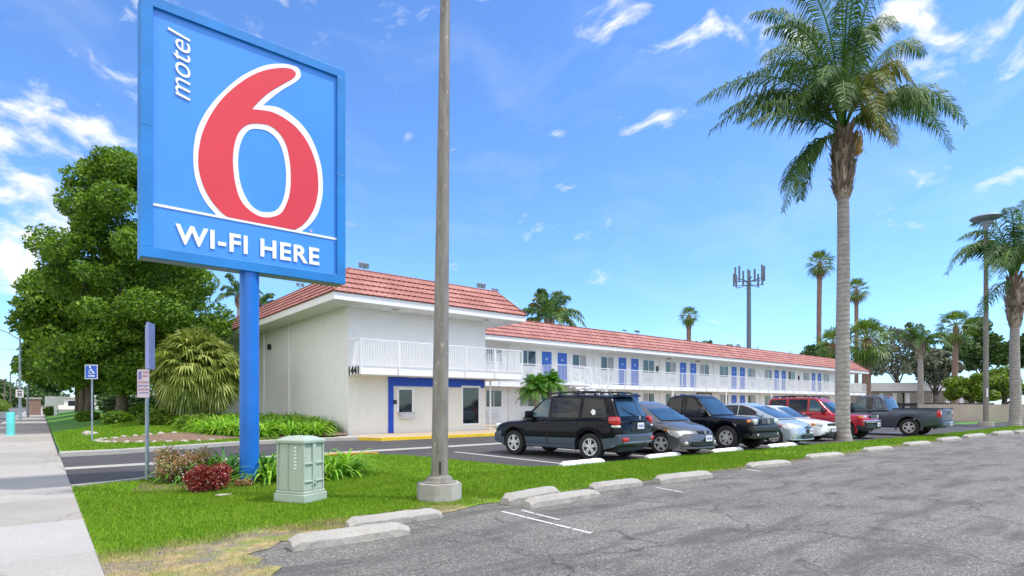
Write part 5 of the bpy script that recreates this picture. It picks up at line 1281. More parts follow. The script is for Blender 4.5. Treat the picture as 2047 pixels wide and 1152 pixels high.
        # front and rear glass: panels lying on the sloped ends
        for nm, (A, B_), ins in (('windshield', g['ws'], g.get('wsi', (.06,.08))), ('rear_window', g['rw'], g.get('rwi', (.06,.08)))):
            A, B_ = Vector(A), Vector(B_); d = (B_-A).normalized(); nrm = Vector((d.y, -d.x))
            if nrm.dot(Vector((0, 0))-(A-Vector((cx, cz)))) > 0: nrm = -nrm
            mb = MB(); nu, nv = 6, 14
            for i in range(nu+1):
                q = A+(B_-A)*(i/nu)+nrm*.008
                for j in range(nv+1):
                    f = -1+2*j/nv; hw = s.gy(q.y)-ins[0]-(ins[1]-ins[0])*0; mb.v.append(s.ghbow((q.x, f*hw, q.y)))
            for i in range(nu):
                for j in range(nv): k = i*(nv+1)+j; mb.f.append((k, k+1, k+nv+2, k+nv+1)); mb.m.append(0)
            mb.build(nm, 'screen', s.t, smooth='full', local=True)
        for nm, poly, mt in g['win']:
            for sd_ in (1, -1):
                s.panel('window_seal', [(cxp, czp) for cxp, czp in grow(poly, .022)], 'black', sd_, gh=True, off=.004); s.panel(nm, poly, mt, sd_, gh=True, off=.010)
        for dpoly, hx, hz in s.sp.get('doors', ()):
            for sd_ in (1, -1):
                seam(s, dpoly, sd_)
                mb = MB(); y = s.side_y(hx, hz); v = s.bow((hx, (y+.02)*sd_, hz)); mb.box(v[0]-.09, v[0]+.09, v[1]-.018, v[1]+.018, v[2]-.018, v[2]+.018); mb.build('door_handle', s.sp.get('handle', 'plastic'), s.t, local=True, bevel=.01)
        mx, mz = s.sp['mirror']
        for sd_ in (1, -1):
            mb = MB(); y = s.gy(mz)+.03; mb.box(mx-.02, mx+.12, (y-.05)*sd_, (y+.20)*sd_, mz-.01, mz+s.sp.get('mh', .16)); mb.build('mirror', s.sp.get('mirmat', 'plastic'), s.t, local=True, bevel=.045)
    def wheel(s, xw, sd_):
        r, w = s.r, s.sp.get('tw', .22); yo = (s.W/2-.015)*sd_; yi = (s.W/2-.015-w)*sd_; rr = r*s.sp.get('rimf', .64)
        mb = MB(); sg = sd_
        prof = [(rr*.9, -w*.5), (rr, -w*.48), (r*.9, -w*.5), (r*.975, -w*.44), (r, -w*.3), (r, w*.3), (r*.975, w*.44), (r*.9, w*.5), (rr*1.02, w*.47), (rr*.97, w*.40), (.001, w*.30)]
        mb.lathe([(a, b*sg) for a, b in prof], 'y', (0,0,0), 36); o = mb.build('wheel', 'rubber', s.t, smooth=True, local=True)
        o.location = (xw, (yo+yi)/2, r); o.rotation_euler = (0, 0, s.sp.get('steer', 0) if xw == s.sp['xf'] else 0)
        mb = MB(); y = w*.5*sg; mb.lathe([(rr*1.0, y*.86), (rr*.985, y*.97), (rr*.90, y*.95), (rr*.86, y*.72)], 'y', (0,0,0), 36)
        ns = s.sp.get('spokes', 5)
        for k in range(ns):
            a = 2*math.pi*k/ns+.3; d = Vector((math.cos(a), 0, math.sin(a))); e = Vector((-math.sin(a), 0, math.cos(a))); wd = rr*s.sp.get('spw', .24)
            for q in (-1, 1):
                a0, a1 = d*rr*.12+e*q*wd*.25+Vector((0,y*.88,0)), d*rr*.93+e*q*wd*.62+Vector((0,y*.86,0)); mb.bar(a0, a1, wd*.42, .035)
            mb.bar(d*rr*.1+Vector((0,y*.84,0)), d*rr*.5+Vector((0,y*.80,0)), wd*.8, .03)
        mb.lathe([(rr*.24, y*.7), (rr*.22, y*.99), (.001, y*1.01)], 'y', (0,0,0), 18)
        mb.build('rim', 'chrome', o, smooth=True, local=True)
def grow(poly, g):
    cx = sum(p[0] for p in poly)/len(poly); cz = sum(p[1] for p in poly)/len(poly); n = len(poly); out = []
    area = sum(poly[i][0]*poly[(i+1) % n][1]-poly[(i+1) % n][0]*poly[i][1] for i in range(n)); sg = 1 if area > 0 else -1
    for i in range(n):
        a, b, c = Vector(poly[i-1]), Vector(poly[i]), Vector(poly[(i+1) % n]); d1 = (b-a).normalized(); d2 = (c-b).normalized()
        n1 = Vector((d1.y, -d1.x))*sg; n2 = Vector((d2.y, -d2.x))*sg; m = (n1+n2); m = m/max(.5, m.dot(n1)) if m.length > .01 else n1; out.append(tuple(b+m*g))
    return out
def seam(car, poly, sd_):
    mb = MB()
    for a, b in zip(poly, poly[1:]):
        n = max(2, int(math.hypot(b[0]-a[0], b[1]-a[1])/.08)); pts = []
        for k in range(n+1):
            x = a[0]+(b[0]-a[0])*k/n; z = a[1]+(b[1]-a[1])*k/n; pts.append(car.bow((x, (car.side_y(x, z)+.001)*sd_, z)))
        mb.tube(pts, .006, 5)
    mb.build('door_seam', 'black', car.t, local=True)
def lamp(car, name, c, size, mat, rot=0, parent=None, bev=.04, both=True):   # rounded lamp set in a corner
    for sd_ in ((1, -1) if both else (1,)):
        mb = MB(); a, b, d = size; mb.box(-a/2, a/2, -b/2, b/2, -d/2, d/2); o = mb.build(name, mat, car.t, local=True, bevel=min(bev, min(size)*.45))
        o.modifiers['bevel'].segments = 4; p = car.bow((c[0], c[1], c[2])); o.location = (p[0], p[1]*sd_, p[2]); o.rotation_euler = (0, 0, rot*sd_)
        for pl_ in o.data.polygons: pl_.use_smooth = True
def patch(car, name, poly, mat, off=.008):        # lens lying on the body skin; poly in (x along car, position round the section)
    for sd_ in (1, -1):
        bm = bmesh.new(); f = bm.faces.new([bm.verts.new((x, 0, u)) for x, u in poly]); bmesh.ops.triangulate(bm, faces=[f])
        bmesh.ops.subdivide_edges(bm, edges=bm.edges, cuts=5, use_grid_fill=True); bmesh.ops.triangulate(bm, faces=bm.faces)
        for v in bm.verts:
            x, u = v.co.x, v.co.z; q = car.section(x); k = min(len(q)-2, int(u)); f_ = u-k
            y = q[k][0]+(q[k+1][0]-q[k][0])*f_; z = q[k][1]+(q[k+1][1]-q[k][1])*f_; zm = .45; ny = min(1, max(0, (u-2)/5)); nz = 1-ny
            v.co = car.bow((x+off*.6, (y+off*ny)*sd_, z+off*nz*1.2))
        bmesh.ops.recalc_face_normals(bm, faces=bm.faces)
        me = bpy.data.meshes.new(name); bm.to_mesh(me); bm.free(); me.materials.append(M[mat]); me.polygons.foreach_set('use_smooth', [True]*len(me.polygons))
        o = bpy.data.objects.new(name, me); C.objects.link(o); o.parent = car.t
def cbox(car, name, x, yw, z, size, mat, bev=.02, y0=0, rotz=0):
    mb = MB(); mb.box(-size[0]/2, size[0]/2, -size[1]/2, size[1]/2, -size[2]/2, size[2]/2); o = mb.build(name, mat, car.t, local=True, bevel=bev); o.location = (x, y0, z); o.rotation_euler = (0, 0, rotz); return o
def bowbar(car, name, x, hw, z0, z1, th, mat, n=12, bev=.015):     # bar that follows the bowed end
    mb = MB(); s_ = math.copysign(1, x); n2 = n
    for k in range(n+1):
        y = -hw+2*hw*k/n; px, py, _ = car.bow((x, y, z0)); 
        mb.v += [(px-s_*th, py, z0), (px, py, z0), (px, py, z1), (px-s_*th, py, z1)]
    for k in range(n):
        for j in range(4): a = k*4+j; b = k*4+(j+1) % 4; mb.f.append((a, b, b+4, a+4)); mb.m.append(0)
    mb.f.append((0,1,2,3)); mb.m.append(0); mb.f.append((4*n+3,4*n+2,4*n+1,4*n)); mb.m.append(0)
    return mb.build(name, mat, car.t, local=True, bevel=bev)
def flare(car, w=.05, mat=None, out=.02):
    for xw in (car.sp['xf'], car.sp['xr']):
        for sd_ in (1, -1):
            mb = MB(); n = 22; ri, ro = car.ra-.005, car.ra+w
            for k in range(n+1):
                a = -.25+(math.pi+.5)*k/n; ring = []
                for rr_, o_ in ((ri, -.01), (ri, out), (ro-.015, out), (ro, .0), (ro, -.02)):
                    x, z = xw+rr_*math.cos(a), max(.22, car.r+rr_*math.sin(a)); y = car.side_y(x, z) if z > car.bot(x) else car.plan(x)*.97
                    mb.v.append(car.bow((x, (max(y, car.plan(x)*.965)+o_)*sd_, z)))
            for k in range(n):
                for j in range(4): a = k*5+j; mb.f.append((a, a+1, a+6, a+5)); mb.m.append(0)
            mb.build('fender_flare', mat or car.sp['paint'], car.t, smooth=True, local=True)
def plate(car, x, z, y0=0, w=.32):
    s_ = math.copysign(1, x); o = cbox(car, 'license_plate', x, 0, z, (.012, w, .16), 'plate', .004, y0)
    mb = MB()
    for k in range(7): mb.box(.007*s_, .009*s_, -.12*w/.32+k*.036*w/.32, -.12*w/.32+k*.036*w/.32+.02*w/.32, -.035, .035)
    mb.build('plate_characters', 'sign_purple', o, local=True)
def rails(car, x0, x1, z, yy):
    for sd_ in (1, -1):
        mb = MB(); y = yy*sd_; mb.tube([(x0,y,z),(x0+.12,y,z+.075),(x0+.5,y*.985,z+.10),((x0+x1)/2,y*.985,z+.11),(x1-.4,y*.985,z+.095),(x1-.1,y,z+.06),(x1,y,z-.02)], .022, 8)
        for x in (x0+.5, (x0+x1)/2, x1-.45): mb.bar((x,y,z-.03),(x,y,z+.10), .06, .04)
        mb.build('roof_rail', 'plastic', car.t, local=True, smooth=True)
# --- dark blue estate-like off-roader seen from behind
def suv_x(s):
    flare(s, .05, 'c_navy', .012); rails(s, -1.75, .35, 1.665, .56)
    lamp(s, 'taillight', (-2.06, .785, 1.02), (.33, .14, .22), 'tail', R(-9), bev=.05); lamp(s, 'reverse_light', (-2.06, .79, .885), (.34, .14, .06), 'lens', R(-9), bev=.02)
    bowbar(s, 'rear_bumper', -2.30, .86, .42, .69, .14, 'c_clad', bev=.04); bowbar(s, 'bumper_trim', -2.315, .72, .47, .50, .05, 'bumper', bev=.008)
    lamp(s, 'reflector', (-2.30, .66, .56), (.05, .20, .10), 'tail', R(-10), bev=.02)
    bowbar(s, 'tailgate_recess', -2.245, .36, .76, 1.0, .03, 'black', bev=.01); plate(s, -2.262, .89, 0); bowbar(s, 'tailgate_trim', -2.262, .42, 1.0, 1.03, .03, 'c_navy', bev=.008)
    mb = MB(); mb.lathe([(.001,-.004),(.055,-.004),(.055,.004),(.001,.004)], 'x', (-2.235,0,1.10), 14); mb.build('emblem', 'bumper', s.t, local=True)
    mb = MB(); mb.tube([(-2.13,.0,1.16),(-2.05,.25,1.22),(-1.98,.42,1.33)], .011, 5); mb.build('rear_wiper', 'black', s.t, local=True)
    mb = MB(); mb.box(-1.98, -1.74, -.5, .5, 1.64, 1.685); mb.build('roof_spoiler', 'c_navy', s.t, local=True, bevel=.015)
    lamp(s, 'headlight', (2.08, .70, .80), (.28, .24, .17), 'lens', R(22)); bowbar(s, 'grille', 2.255, .35, .66, .84, .05, 'black'); bowbar(s, 'front_bumper', 2.30, .82, .36, .62, .12, 'c_clad', bev=.04)
    s.panel('sticker', [(-1.42,1.20),(-1.34,1.16),(-1.25,1.26),(-1.30,1.33),(-1.40,1.30)], 'white_vinyl', 1, gh=True, off=.014)
    mb = MB(); mb.tube([(-1.0,.1,1.68),(-1.15,.1,1.9)], .006, 5); mb.build('aerial', 'black', s.t, local=True)
suv = dict(W=1.82, L=4.5, r=.35, tw=.235, xf=1.32, xr=-1.30, taper=.07, bow=.17, paint='c_navy', cladmat='c_clad', clad=[(-2.249,.0),(-2.24,.66),(-1.8,.66),(-1.7,.58),(1.7,.58),(2.3,.60)],
    top=[(-2.25,.98),(-2.15,1.06),(-1.5,1.08),(-.2,1.05),(.95,1.03),(1.3,.99),(1.75,.965),(2.05,.91),(2.19,.82),(2.25,.70)], bot=[(-2.25,.42),(-1.8,.30),(1.8,.27),(2.25,.36)],
    gh=dict(w=.80, zb=.97, tum=.26, out=[(-2.17,.97),(-2.10,1.12),(-1.84,1.58),(-1.72,1.655),(-1.2,1.69),(-.4,1.70),(.15,1.675),(.42,1.60),(1.22,1.0)], ws=((.50,1.55),(1.18,1.05)), rw=((-1.845,1.575),(-2.10,1.13)), rwi=(.09,.09),
        win=[('side_window', [(.30,1.09),(.94,1.09),(.42,1.53),(.30,1.585),(.16,1.60),(.16,1.09)], 'carglass_lt'), ('side_window', [(.04,1.09),(.04,1.60),(-.86,1.595),(-.86,1.10)], 'carglass'), ('side_window', [(-1.00,1.11),(-1.00,1.59),(-1.60,1.56),(-1.78,1.14),(-1.74,1.12)], 'carglass')]),
    doors=[([(1.05,.93),(1.0,.40),(.10,.38),(.10,.97)], .22, .93), ([(.08,.97),(.08,.38),(-.78,.38),(-1.0,.80),(-.98,.98)], -.80, .95)], mirror=(.70,1.08), mirmat='c_navy', mh=.18, extra=[suv_x])
Car('parked_suv', 'dark blue-black off-roader with roof rails seen from behind, nearest parked vehicle', 'car', suv, (11.50, 11.36), R(98))
# --- grey hatchback
def hat_x(s):
    for sd_ in (1, -1): s_ = sd_
    patch(s, 'headlight', [(1.55,5.6),(1.50,6.15),(1.75,7.0),(2.02,6.7),(2.10,4.6),(2.11,2.6),(2.05,2.7),(1.90,4.6)], 'lens'); patch(s, 'turn_signal', [(1.48,5.7),(1.44,6.15),(1.56,6.6),(1.62,6.4),(1.60,5.5)], 'amber', .014)
    bowbar(s, 'grille', 2.135, .28, .60, .70, .12, 'black', bev=.03); mb = MB(); mb.lathe([(.001,-.01),(.06,-.01),(.06,.01),(.001,.01)], 'x', (2.14,0,.66), 14); mb.build('emblem', 'bumper', s.t, local=True)
    bowbar(s, 'air_intake', 2.172, .52, .27, .41, .05, 'black', bev=.02); lamp(s, 'fog_light', (2.12, .66, .36), (.10, .16, .10), 'lens', R(-20), bev=.03); bowbar(s, 'lip_spoiler', 2.20, .80, .20, .255, .12, 'c_grey', bev=.015); plate(s, 2.19, .48, .12)
    mb = MB(); mb.tube([(1.05,-.5,.985),(1.0,.1,1.03)], .010, 5); mb.build('wiper', 'black', s.t, local=True)
hat = dict(W=1.775, L=4.35, r=.32, tw=.21, xf=1.26, xr=-1.34, taper=.10, bow=.30, paint='c_grey', under=.2, steer=R(14), spokes=5,
    top=[(-2.17,.85),(-2.1,1.0),(-1.4,1.05),(.4,.99),(1.0,.97),(1.35,.93),(1.75,.84),(2.0,.74),(2.12,.64),(2.17,.54)], bot=[(-2.17,.32),(-1.7,.20),(1.7,.19),(2.17,.22)],
    gh=dict(w=.79, zb=.90, tum=.33, out=[(-2.08,.92),(-1.92,1.3),(-1.7,1.45),(-1.1,1.51),(-.3,1.545),(.1,1.525),(.42,1.44),(1.32,.92)], ws=((.44,1.41),(1.26,.975)), rw=((-1.93,1.28),(-2.06,.98)),
        win=[('side_window', [(.0,1.02),(.92,1.0),(.40,1.33),(.05,1.44),(.0,1.44)], 'carglass'), ('side_window', [(-.08,1.02),(-.08,1.44),(-.95,1.43),(-.95,1.05)], 'carglass'), ('side_window', [(-1.03,1.06),(-1.03,1.42),(-1.5,1.36),(-1.78,1.12)], 'carglass')]),
    doors=[([(1.0,.88),(.95,.30),(.0,.28),(-.02,.95)], .1, .88), ([(-.04,.95),(-.04,.28),(-.85,.28),(-1.05,.75),(-1.0,.97)], -.9, .9)], mirror=(.72,.98), mirmat='c_grey', mh=.13, handle='c_grey', extra=[hat_x])
Car('parked_hatchback', 'graphite grey hatchback with clear lamps parked left of the black pickup', 'car', hat, (14.35, 11.0), R(-90))
# --- black pickup
def tac_x(s):
    flare(s, .085, 'c_black', .045)
    lamp(s, 'headlight', (2.455, .61, .90), (.14, .27, .18), 'lens', R(-8), bev=.03); lamp(s, 'turn_signal', (2.38, .79, .90), (.12, .09, .13), 'amber', R(-14), bev=.03)
    bowbar(s, 'grille', 2.535, .44, .80, 1.0, .06, 'plastic', bev=.03)
    mb = MB()
    for k in range(9): y = -.36+.09*k; mb.bar((2.545,y,.83),(2.545,y,.97), .014)
    mb.build('grille_bar', 'galv', s.t, local=True); mb = MB(); mb.lathe([(.001,-.01),(.075,-.01),(.075,.01),(.001,.01)], 'x', (2.552,0,.90), 14); mb.build('emblem', 'bumper', s.t, local=True)
    bowbar(s, 'front_bumper', 2.62, .86, .60, .77, .2, 'plastic', bev=.04); bowbar(s, 'valance', 2.58, .82, .38, .585, .2, 'plastic', bev=.05); lamp(s, 'fog_light', (2.545, .58, .50), (.06, .16, .08), 'lens', R(-6), bev=.02)
    mb = MB(); mb.tube([(1.0,-.55,1.10),(.95,.1,1.13)], .010, 5); mb.build('wiper', 'black', s.t, local=True)
    bowbar(s, 'bed_rail', -2.53, .80, .98, 1.06, .04, 'plastic')
tac = dict(W=1.82, L=5.1, r=.385, tw=.26, gap=.10, xf=1.62, xr=-1.55, taper=.05, bow=.10, paint='c_black', under=.38, spokes=6, rimf=.60,
    top=[(-2.55,1.02),(-.95,1.05),(-.8,1.10),(.9,1.09),(1.1,1.07),(1.6,1.04),(2.1,1.02),(2.35,.99),(2.5,.93),(2.55,.84)], bot=[(-2.55,.50),(-1.9,.42),(1.9,.42),(2.55,.48)],
    gh=dict(w=.80, zb=1.02, tum=.24, out=[(-.92,1.02),(-.84,1.3),(-.70,1.66),(-.5,1.74),(0,1.765),(.25,1.74),(.42,1.68),(1.12,1.05)], ws=((.48,1.62),(1.07,1.10)), rw=((-.71,1.62),(-.86,1.2)),
        win=[('side_window', [(.10,1.16),(.88,1.15),(.42,1.56),(.28,1.66),(.10,1.67)], 'carglass'), ('side_window', [(.02,1.16),(.02,1.67),(-.02,1.67),(-.02,1.16)], 'carglass'), ('side_window', [(-.12,1.17),(-.12,1.66),(-.62,1.64),(-.74,1.20)], 'carglass')]),
    doors=[([(1.02,1.0),(.98,.48),(-.02,.48),(-.05,1.05)], .08, 1.0), ([(-.85,1.05),(-.85,.50)], -.5, 3.0)], mirror=(.70,1.13), mh=.2, extra=[tac_x])
Car('parked_pickup', 'black pickup with wide fender flares parked between grey and silver hatchbacks', 'pickup truck', tac, (17.5, 11.15), R(-90))
# --- silver wedge hatchback
def pri_x(s):
    patch(s, 'headlight', [(1.62,5.4),(1.60,6.2),(1.95,6.6),(2.13,4.6),(2.15,2.6),(2.08,3.0),(1.90,4.8)], 'lens'); patch(s, 'turn_signal', [(1.60,5.6),(1.56,6.2),(1.72,6.5),(1.80,6.2),(1.76,5.5)], 'tail', .014)
    bowbar(s, 'upper_grille', 2.185, .26, .58, .64, .08, 'black', bev=.02); bowbar(s, 'air_intake', 2.235, .40, .24, .38, .06, 'black', bev=.02); lamp(s, 'fog_light_recess', (2.14, .66, .40), (.10, .14, .17), 'ac', R(-25), bev=.04)
    bowbar(s, 'plate_bracket', 2.245, .22, .42, .58, .03, 'black', bev=.01); plate(s, 2.255, .50, .06, .26); bowbar(s, 'lip_spoiler', 2.25, .78, .185, .23, .10, 'c_silver', bev=.015)
    mb = MB(); mb.lathe([(.001,-.01),(.055,-.01),(.055,.01),(.001,.01)], 'x', (2.17,0,.69), 14); mb.build('emblem', 'bumper', s.t, local=True)
pri = dict(W=1.75, L=4.46, r=.315, tw=.2, xf=1.36, xr=-1.34, taper=.10, bow=.30, paint='c_silver', under=.18, spokes=7, spw=.2,
    top=[(-2.23,.9),(-2.15,1.1),(-1.4,1.1),(.4,1.0),(1.1,.97),(1.5,.91),(1.9,.80),(2.1,.70),(2.19,.60),(2.23,.50)], bot=[(-2.23,.30),(-1.7,.19),(1.7,.18),(2.23,.20)],
    gh=dict(w=.79, zb=.92, tum=.32, out=[(-2.12,1.0),(-1.9,1.20),(-1.2,1.40),(-.5,1.49),(0,1.49),(.3,1.43),(1.55,.92)], ws=((.36,1.395),(1.46,.965)), rw=((-1.3,1.38),(-1.92,1.20)),
        win=[('side_window', [(-.02,1.06),(.95,1.03),(.45,1.28),(.1,1.385),(-.02,1.39)], 'carglass'), ('side_window', [(-.10,1.06),(-.10,1.395),(-.5,1.39),(-.98,1.33),(-.98,1.10)], 'carglass'), ('side_window', [(-1.06,1.11),(-1.06,1.32),(-1.5,1.20),(-1.45,1.14)], 'carglass')]),
    doors=[([(1.0,.88),(.97,.30),(0,.28),(-.05,.98)], .1, .9), ([(-.07,.98),(-.07,.28),(-.88,.28),(-1.1,.72),(-1.05,1.0)], -.95, .95)], mirror=(.78,1.0), mirmat='c_silver', mh=.13, handle='c_silver', extra=[pri_x])
Car('parked_hatchback', 'silver-blue wedge-shaped hatchback parked right of the black pickup', 'car', pri, (20.85, 11.0), R(-90))
# --- white sedan
def sed_x(s):
    lamp(s, 'headlight', (2.04, .62, .66), (.26, .30, .13), 'lens', R(-18), bev=.04); lamp(s, 'turn_signal', (1.93, .80, .66), (.14, .05, .11), 'amber', R(-10), bev=.02)
    bowbar(s, 'grille', 2.20, .34, .60, .70, .05, 'black', bev=.02); bowbar(s, 'air_intake', 2.215, .5, .26, .36, .05, 'black', bev=.02); plate(s, 2.235, .47)
sed = dict(W=1.74, L=4.45, r=.305, tw=.195, xf=1.30, xr=-1.33, taper=.08, bow=.22, paint='c_white', under=.2,
    top=[(-2.22,.78),(-2.1,.93),(-1.5,.98),(.6,.93),(1.1,.89),(1.6,.83),(2.0,.75),(2.15,.67),(2.22,.56)], bot=[(-2.22,.30),(-1.7,.2),(1.7,.2),(2.22,.24)],
    gh=dict(w=.76, zb=.88, tum=.34, out=[(-1.75,.92),(-1.2,1.28),(-.95,1.36),(-.3,1.39),(0,1.385),(.25,1.34),(1.18,.88)], ws=((.30,1.31),(1.10,.925)), rw=((-1.19,1.27),(-1.68,.97)),
        win=[('side_window', [(-.05,.98),(.75,.97),(.25,1.25),(.02,1.31),(-.05,1.31)], 'carglass'), ('side_window', [(-.13,.98),(-.13,1.315),(-.8,1.29),(-1.0,1.16),(-1.0,1.0)], 'carglass')]),
    doors=[([(.95,.83),(.92,.3),(-.02,.28),(-.08,.92)], .1, .83), ([(-.1,.92),(-.1,.28),(-.9,.28),(-1.1,.7),(-1.05,.93)], -.95, .85)], mirror=(.62,.94), mirmat='c_white', mh=.12, handle='c_white', extra=[sed_x])
Car('parked_sedan', 'low white sedan between the silver hatchback and the red off-roader', 'car', sed, (23.65, 11.3), R(-90))
# --- red off-roader
def red_x(s):
    flare(s, .07, 'c_red', .03); rails(s, -1.85, .3, 1.70, .55)
    lamp(s, 'headlight', (2.10, .60, .90), (.14, .28, .15), 'lens', R(-8), bev=.03); lamp(s, 'turn_signal', (2.04, .80, .90), (.15, .07, .14), 'amber', R(-14), bev=.02)
    bowbar(s, 'grille', 2.215, .42, .80, .98, .06, 'plastic', bev=.03); mb = MB()
    for k in range(7): y = -.30+.10*k; mb.bar((2.222,y,.83),(2.222,y,.95), .016)
    mb.build('grille_bar', 'galv', s.t, local=True)
    bowbar(s, 'front_bumper', 2.36, .84, .66, .78, .2, 'bumper', bev=.03); bowbar(s, 'valance', 2.33, .82, .42, .655, .2, 'plastic', bev=.05); lamp(s, 'marker_light', (2.27, .56, .56), (.06, .2, .08), 'amber', R(-6), bev=.02); plate(s, 2.38, .60, .05)
redc = dict(W=1.80, L=4.5, r=.365, tw=.24, gap=.09, xf=1.42, xr=-1.28, taper=.05, bow=.12, paint='c_red', cladmat='plastic', clad=[(-2.3,.52),(2.3,.52)], under=.32, rimf=.6,
    top=[(-2.25,1.0),(-2.15,1.08),(-1.0,1.07),(.75,1.05),(1.1,1.04),(1.6,1.02),(2.0,1.0),(2.17,.93),(2.25,.80)], bot=[(-2.25,.45),(-1.8,.34),(1.8,.34),(2.25,.42)],
    gh=dict(w=.79, zb=1.0, tum=.22, out=[(-2.15,1.02),(-2.05,1.3),(-1.93,1.66),(-1.75,1.72),(-.5,1.75),(.1,1.72),(.25,1.68),(.98,1.02)], ws=((.30,1.62),(.92,1.08)), rw=((-1.93,1.62),(-2.05,1.2)),
        win=[('side_window', [(-.05,1.13),(.72,1.12),(.25,1.57),(.10,1.64),(-.05,1.65)], 'carglass_lt'), ('side_window', [(-.17,1.13),(-.17,1.65),(-.98,1.65),(-.98,1.14)], 'carglass'), ('side_window', [(-1.12,1.15),(-1.12,1.65),(-1.82,1.62),(-1.92,1.18)], 'carglass')]),
    doors=[([(.85,.98),(.80,.45),(-.08,.43),(-.10,1.03)], .02, .98), ([(-.12,1.03),(-.12,.43),(-.85,.43),(-1.05,.85),(-1.04,1.03)], -.95, .98)], mirror=(.50,1.10), mh=.18, extra=[red_x])
Car('parked_suv', 'red off-roader with chrome front bumper parked just right of the tall feather palm', 'car', redc, (26.75, 10.9), R(-90))
# --- slate pickup
def f_x(s):
    flare(s, .07, 'c_slate', .018)
    lamp(s, 'taillight', (-2.60, .91, 1.02), (.16, .12, .30), 'tail', R(-4), bev=.03); lamp(s, 'reverse_light', (-2.665, .905, 1.02), (.05, .10, .07), 'lens', 0, bev=.01)
    bowbar(s, 'rear_bumper', -2.76, .93, .48, .66, .16, 'c_slate', bev=.03); bowbar(s, 'tailgate', -2.672, .80, .72, 1.22, .03, 'c_slate', bev=.015); mb = MB(); mb.box(-2.69,-2.678,-.14,.14,1.02,1.10); mb.build('tailgate_latch', 'black', s.t, local=True, bevel=.01)
    plate(s, -2.77, .57); mb = MB(); mb.box(-2.60, -.80, -.78, .78, 1.232, 1.245); mb.build('bed_liner', 'plastic', s.t, local=True)
    for sd_ in (1,-1): mb = MB(); mb.box(-2.62, -.78, (.86)*sd_, (.93)*sd_, 1.215, 1.262); mb.build('bed_rail', 'plastic', s.t, local=True, bevel=.012)
    lamp(s, 'headlight', (2.50, .75, .95), (.2, .28, .25), 'lens', R(-10)); bowbar(s, 'grille', 2.67, .5, .8, 1.1, .05, 'bumper')
    mb = MB(); mb.tube([(-.36,.16,1.775),(-.36,-.16,1.775)], .022, 6); mb.build('third_brake_light', 'tail', s.t, local=True)
fp_ = dict(W=1.98, L=5.35, r=.39, tw=.26, gap=.10, xf=1.78, xr=-1.42, taper=.03, bow=.08, paint='c_slate', under=.36, rimf=.62, clad=[(-2.7,.0),(2.7,.0)], cladmat='c_slate',
    top=[(-2.675,1.24),(-.72,1.245),(-.70,1.20),(-.6,1.16),(.95,1.13),(1.3,1.12),(2.2,1.10),(2.5,1.04),(2.675,.9)], bot=[(-2.675,.55),(-1.9,.42),(1.9,.40),(2.675,.46)],
    gh=dict(w=.90, zb=1.10, tum=.24, out=[(-.66,1.14),(-.40,1.68),(-.30,1.80),(0,1.85),(.4,1.85),(.62,1.80),(1.35,1.12)], ws=((.68,1.72),(1.30,1.17)), rw=((-.42,1.64),(-.60,1.25)),
        win=[('side_window', [(.44,1.22),(1.12,1.21),(.62,1.68),(.44,1.74),(.36,1.74),(.36,1.22)], 'carglass_lt'), ('side_window', [(.29,1.22),(.29,1.74),(.10,1.74),(.10,1.22)], 'carglass'), ('side_window', [(-.06,1.26),(-.06,1.72),(-.22,1.70),(-.45,1.26)], 'carglass_lt')]),
    doors=[([(1.25,1.08),(1.2,.5),(.05,.5),(.02,1.14)], .18, 1.05), ([(-.62,1.15),(-.62,.55)], -.3, 4)], mirror=(.92,1.18), mh=.22, extra=[f_x])
Car('parked_pickup', 'slate grey pickup seen from its tail end at the right, farthest of the parked vehicles', 'pickup truck', fp_, (31.25, 9.86), R(90))
# car bits glimpsed behind the row
# ------------------------------------------------------------------ SKY, SUN, CAMERA
w = bpy.data.worlds.new('World'); bpy.context.scene.world = w; w.use_nodes = True; nt = w.node_tree; bg = nt.nodes['Background']
SUN_EL, SUN_AZ = 60, 137          # azimuth clockwise from +Y
sky = nt.nodes.new('ShaderNodeTexSky'); sky.sky_type = 'NISHITA'; sky.sun_disc = False; sky.sun_elevation = R(SUN_EL); sky.sun_rotation = R(SUN_AZ)
sky.air_density = 1.0; sky.dust_density = .3; sky.ozone_density = 2.0; sky.altitude = 0
tc = nt.nodes.new('ShaderNodeTexCoord'); dirn = tc.outputs['Generated']
def dirv(px, py): a_, b_ = ray(px); v = Vector((a_, b_, (HY-py)/F)); return v.normalized()
def vm(op, a_, b_=None):
    n_ = nt.nodes.new('ShaderNodeVectorMath'); n_.operation = op
    for i, v in enumerate((a_, b_)):
        if v is None: continue
        if isinstance(v, (tuple, Vector)): n_.inputs[i].default_value = tuple(v)
        else: L(nt, v, n_.inputs[i])
    return n_
wn = nt.nodes.new('ShaderNodeTexNoise'); wn.inputs['Scale'].default_value = 3.2; wn.inputs['Detail'].default_value = 3; L(nt, dirn, wn.inputs['Vector'])
wc = vm('SCALE', vm('SUBTRACT', wn.outputs['Color'], (.5,.5,.5)).outputs[0]); wc.inputs['Scale'].default_value = .22
dw = vm('ADD', dirn, wc.outputs[0]).outputs[0]
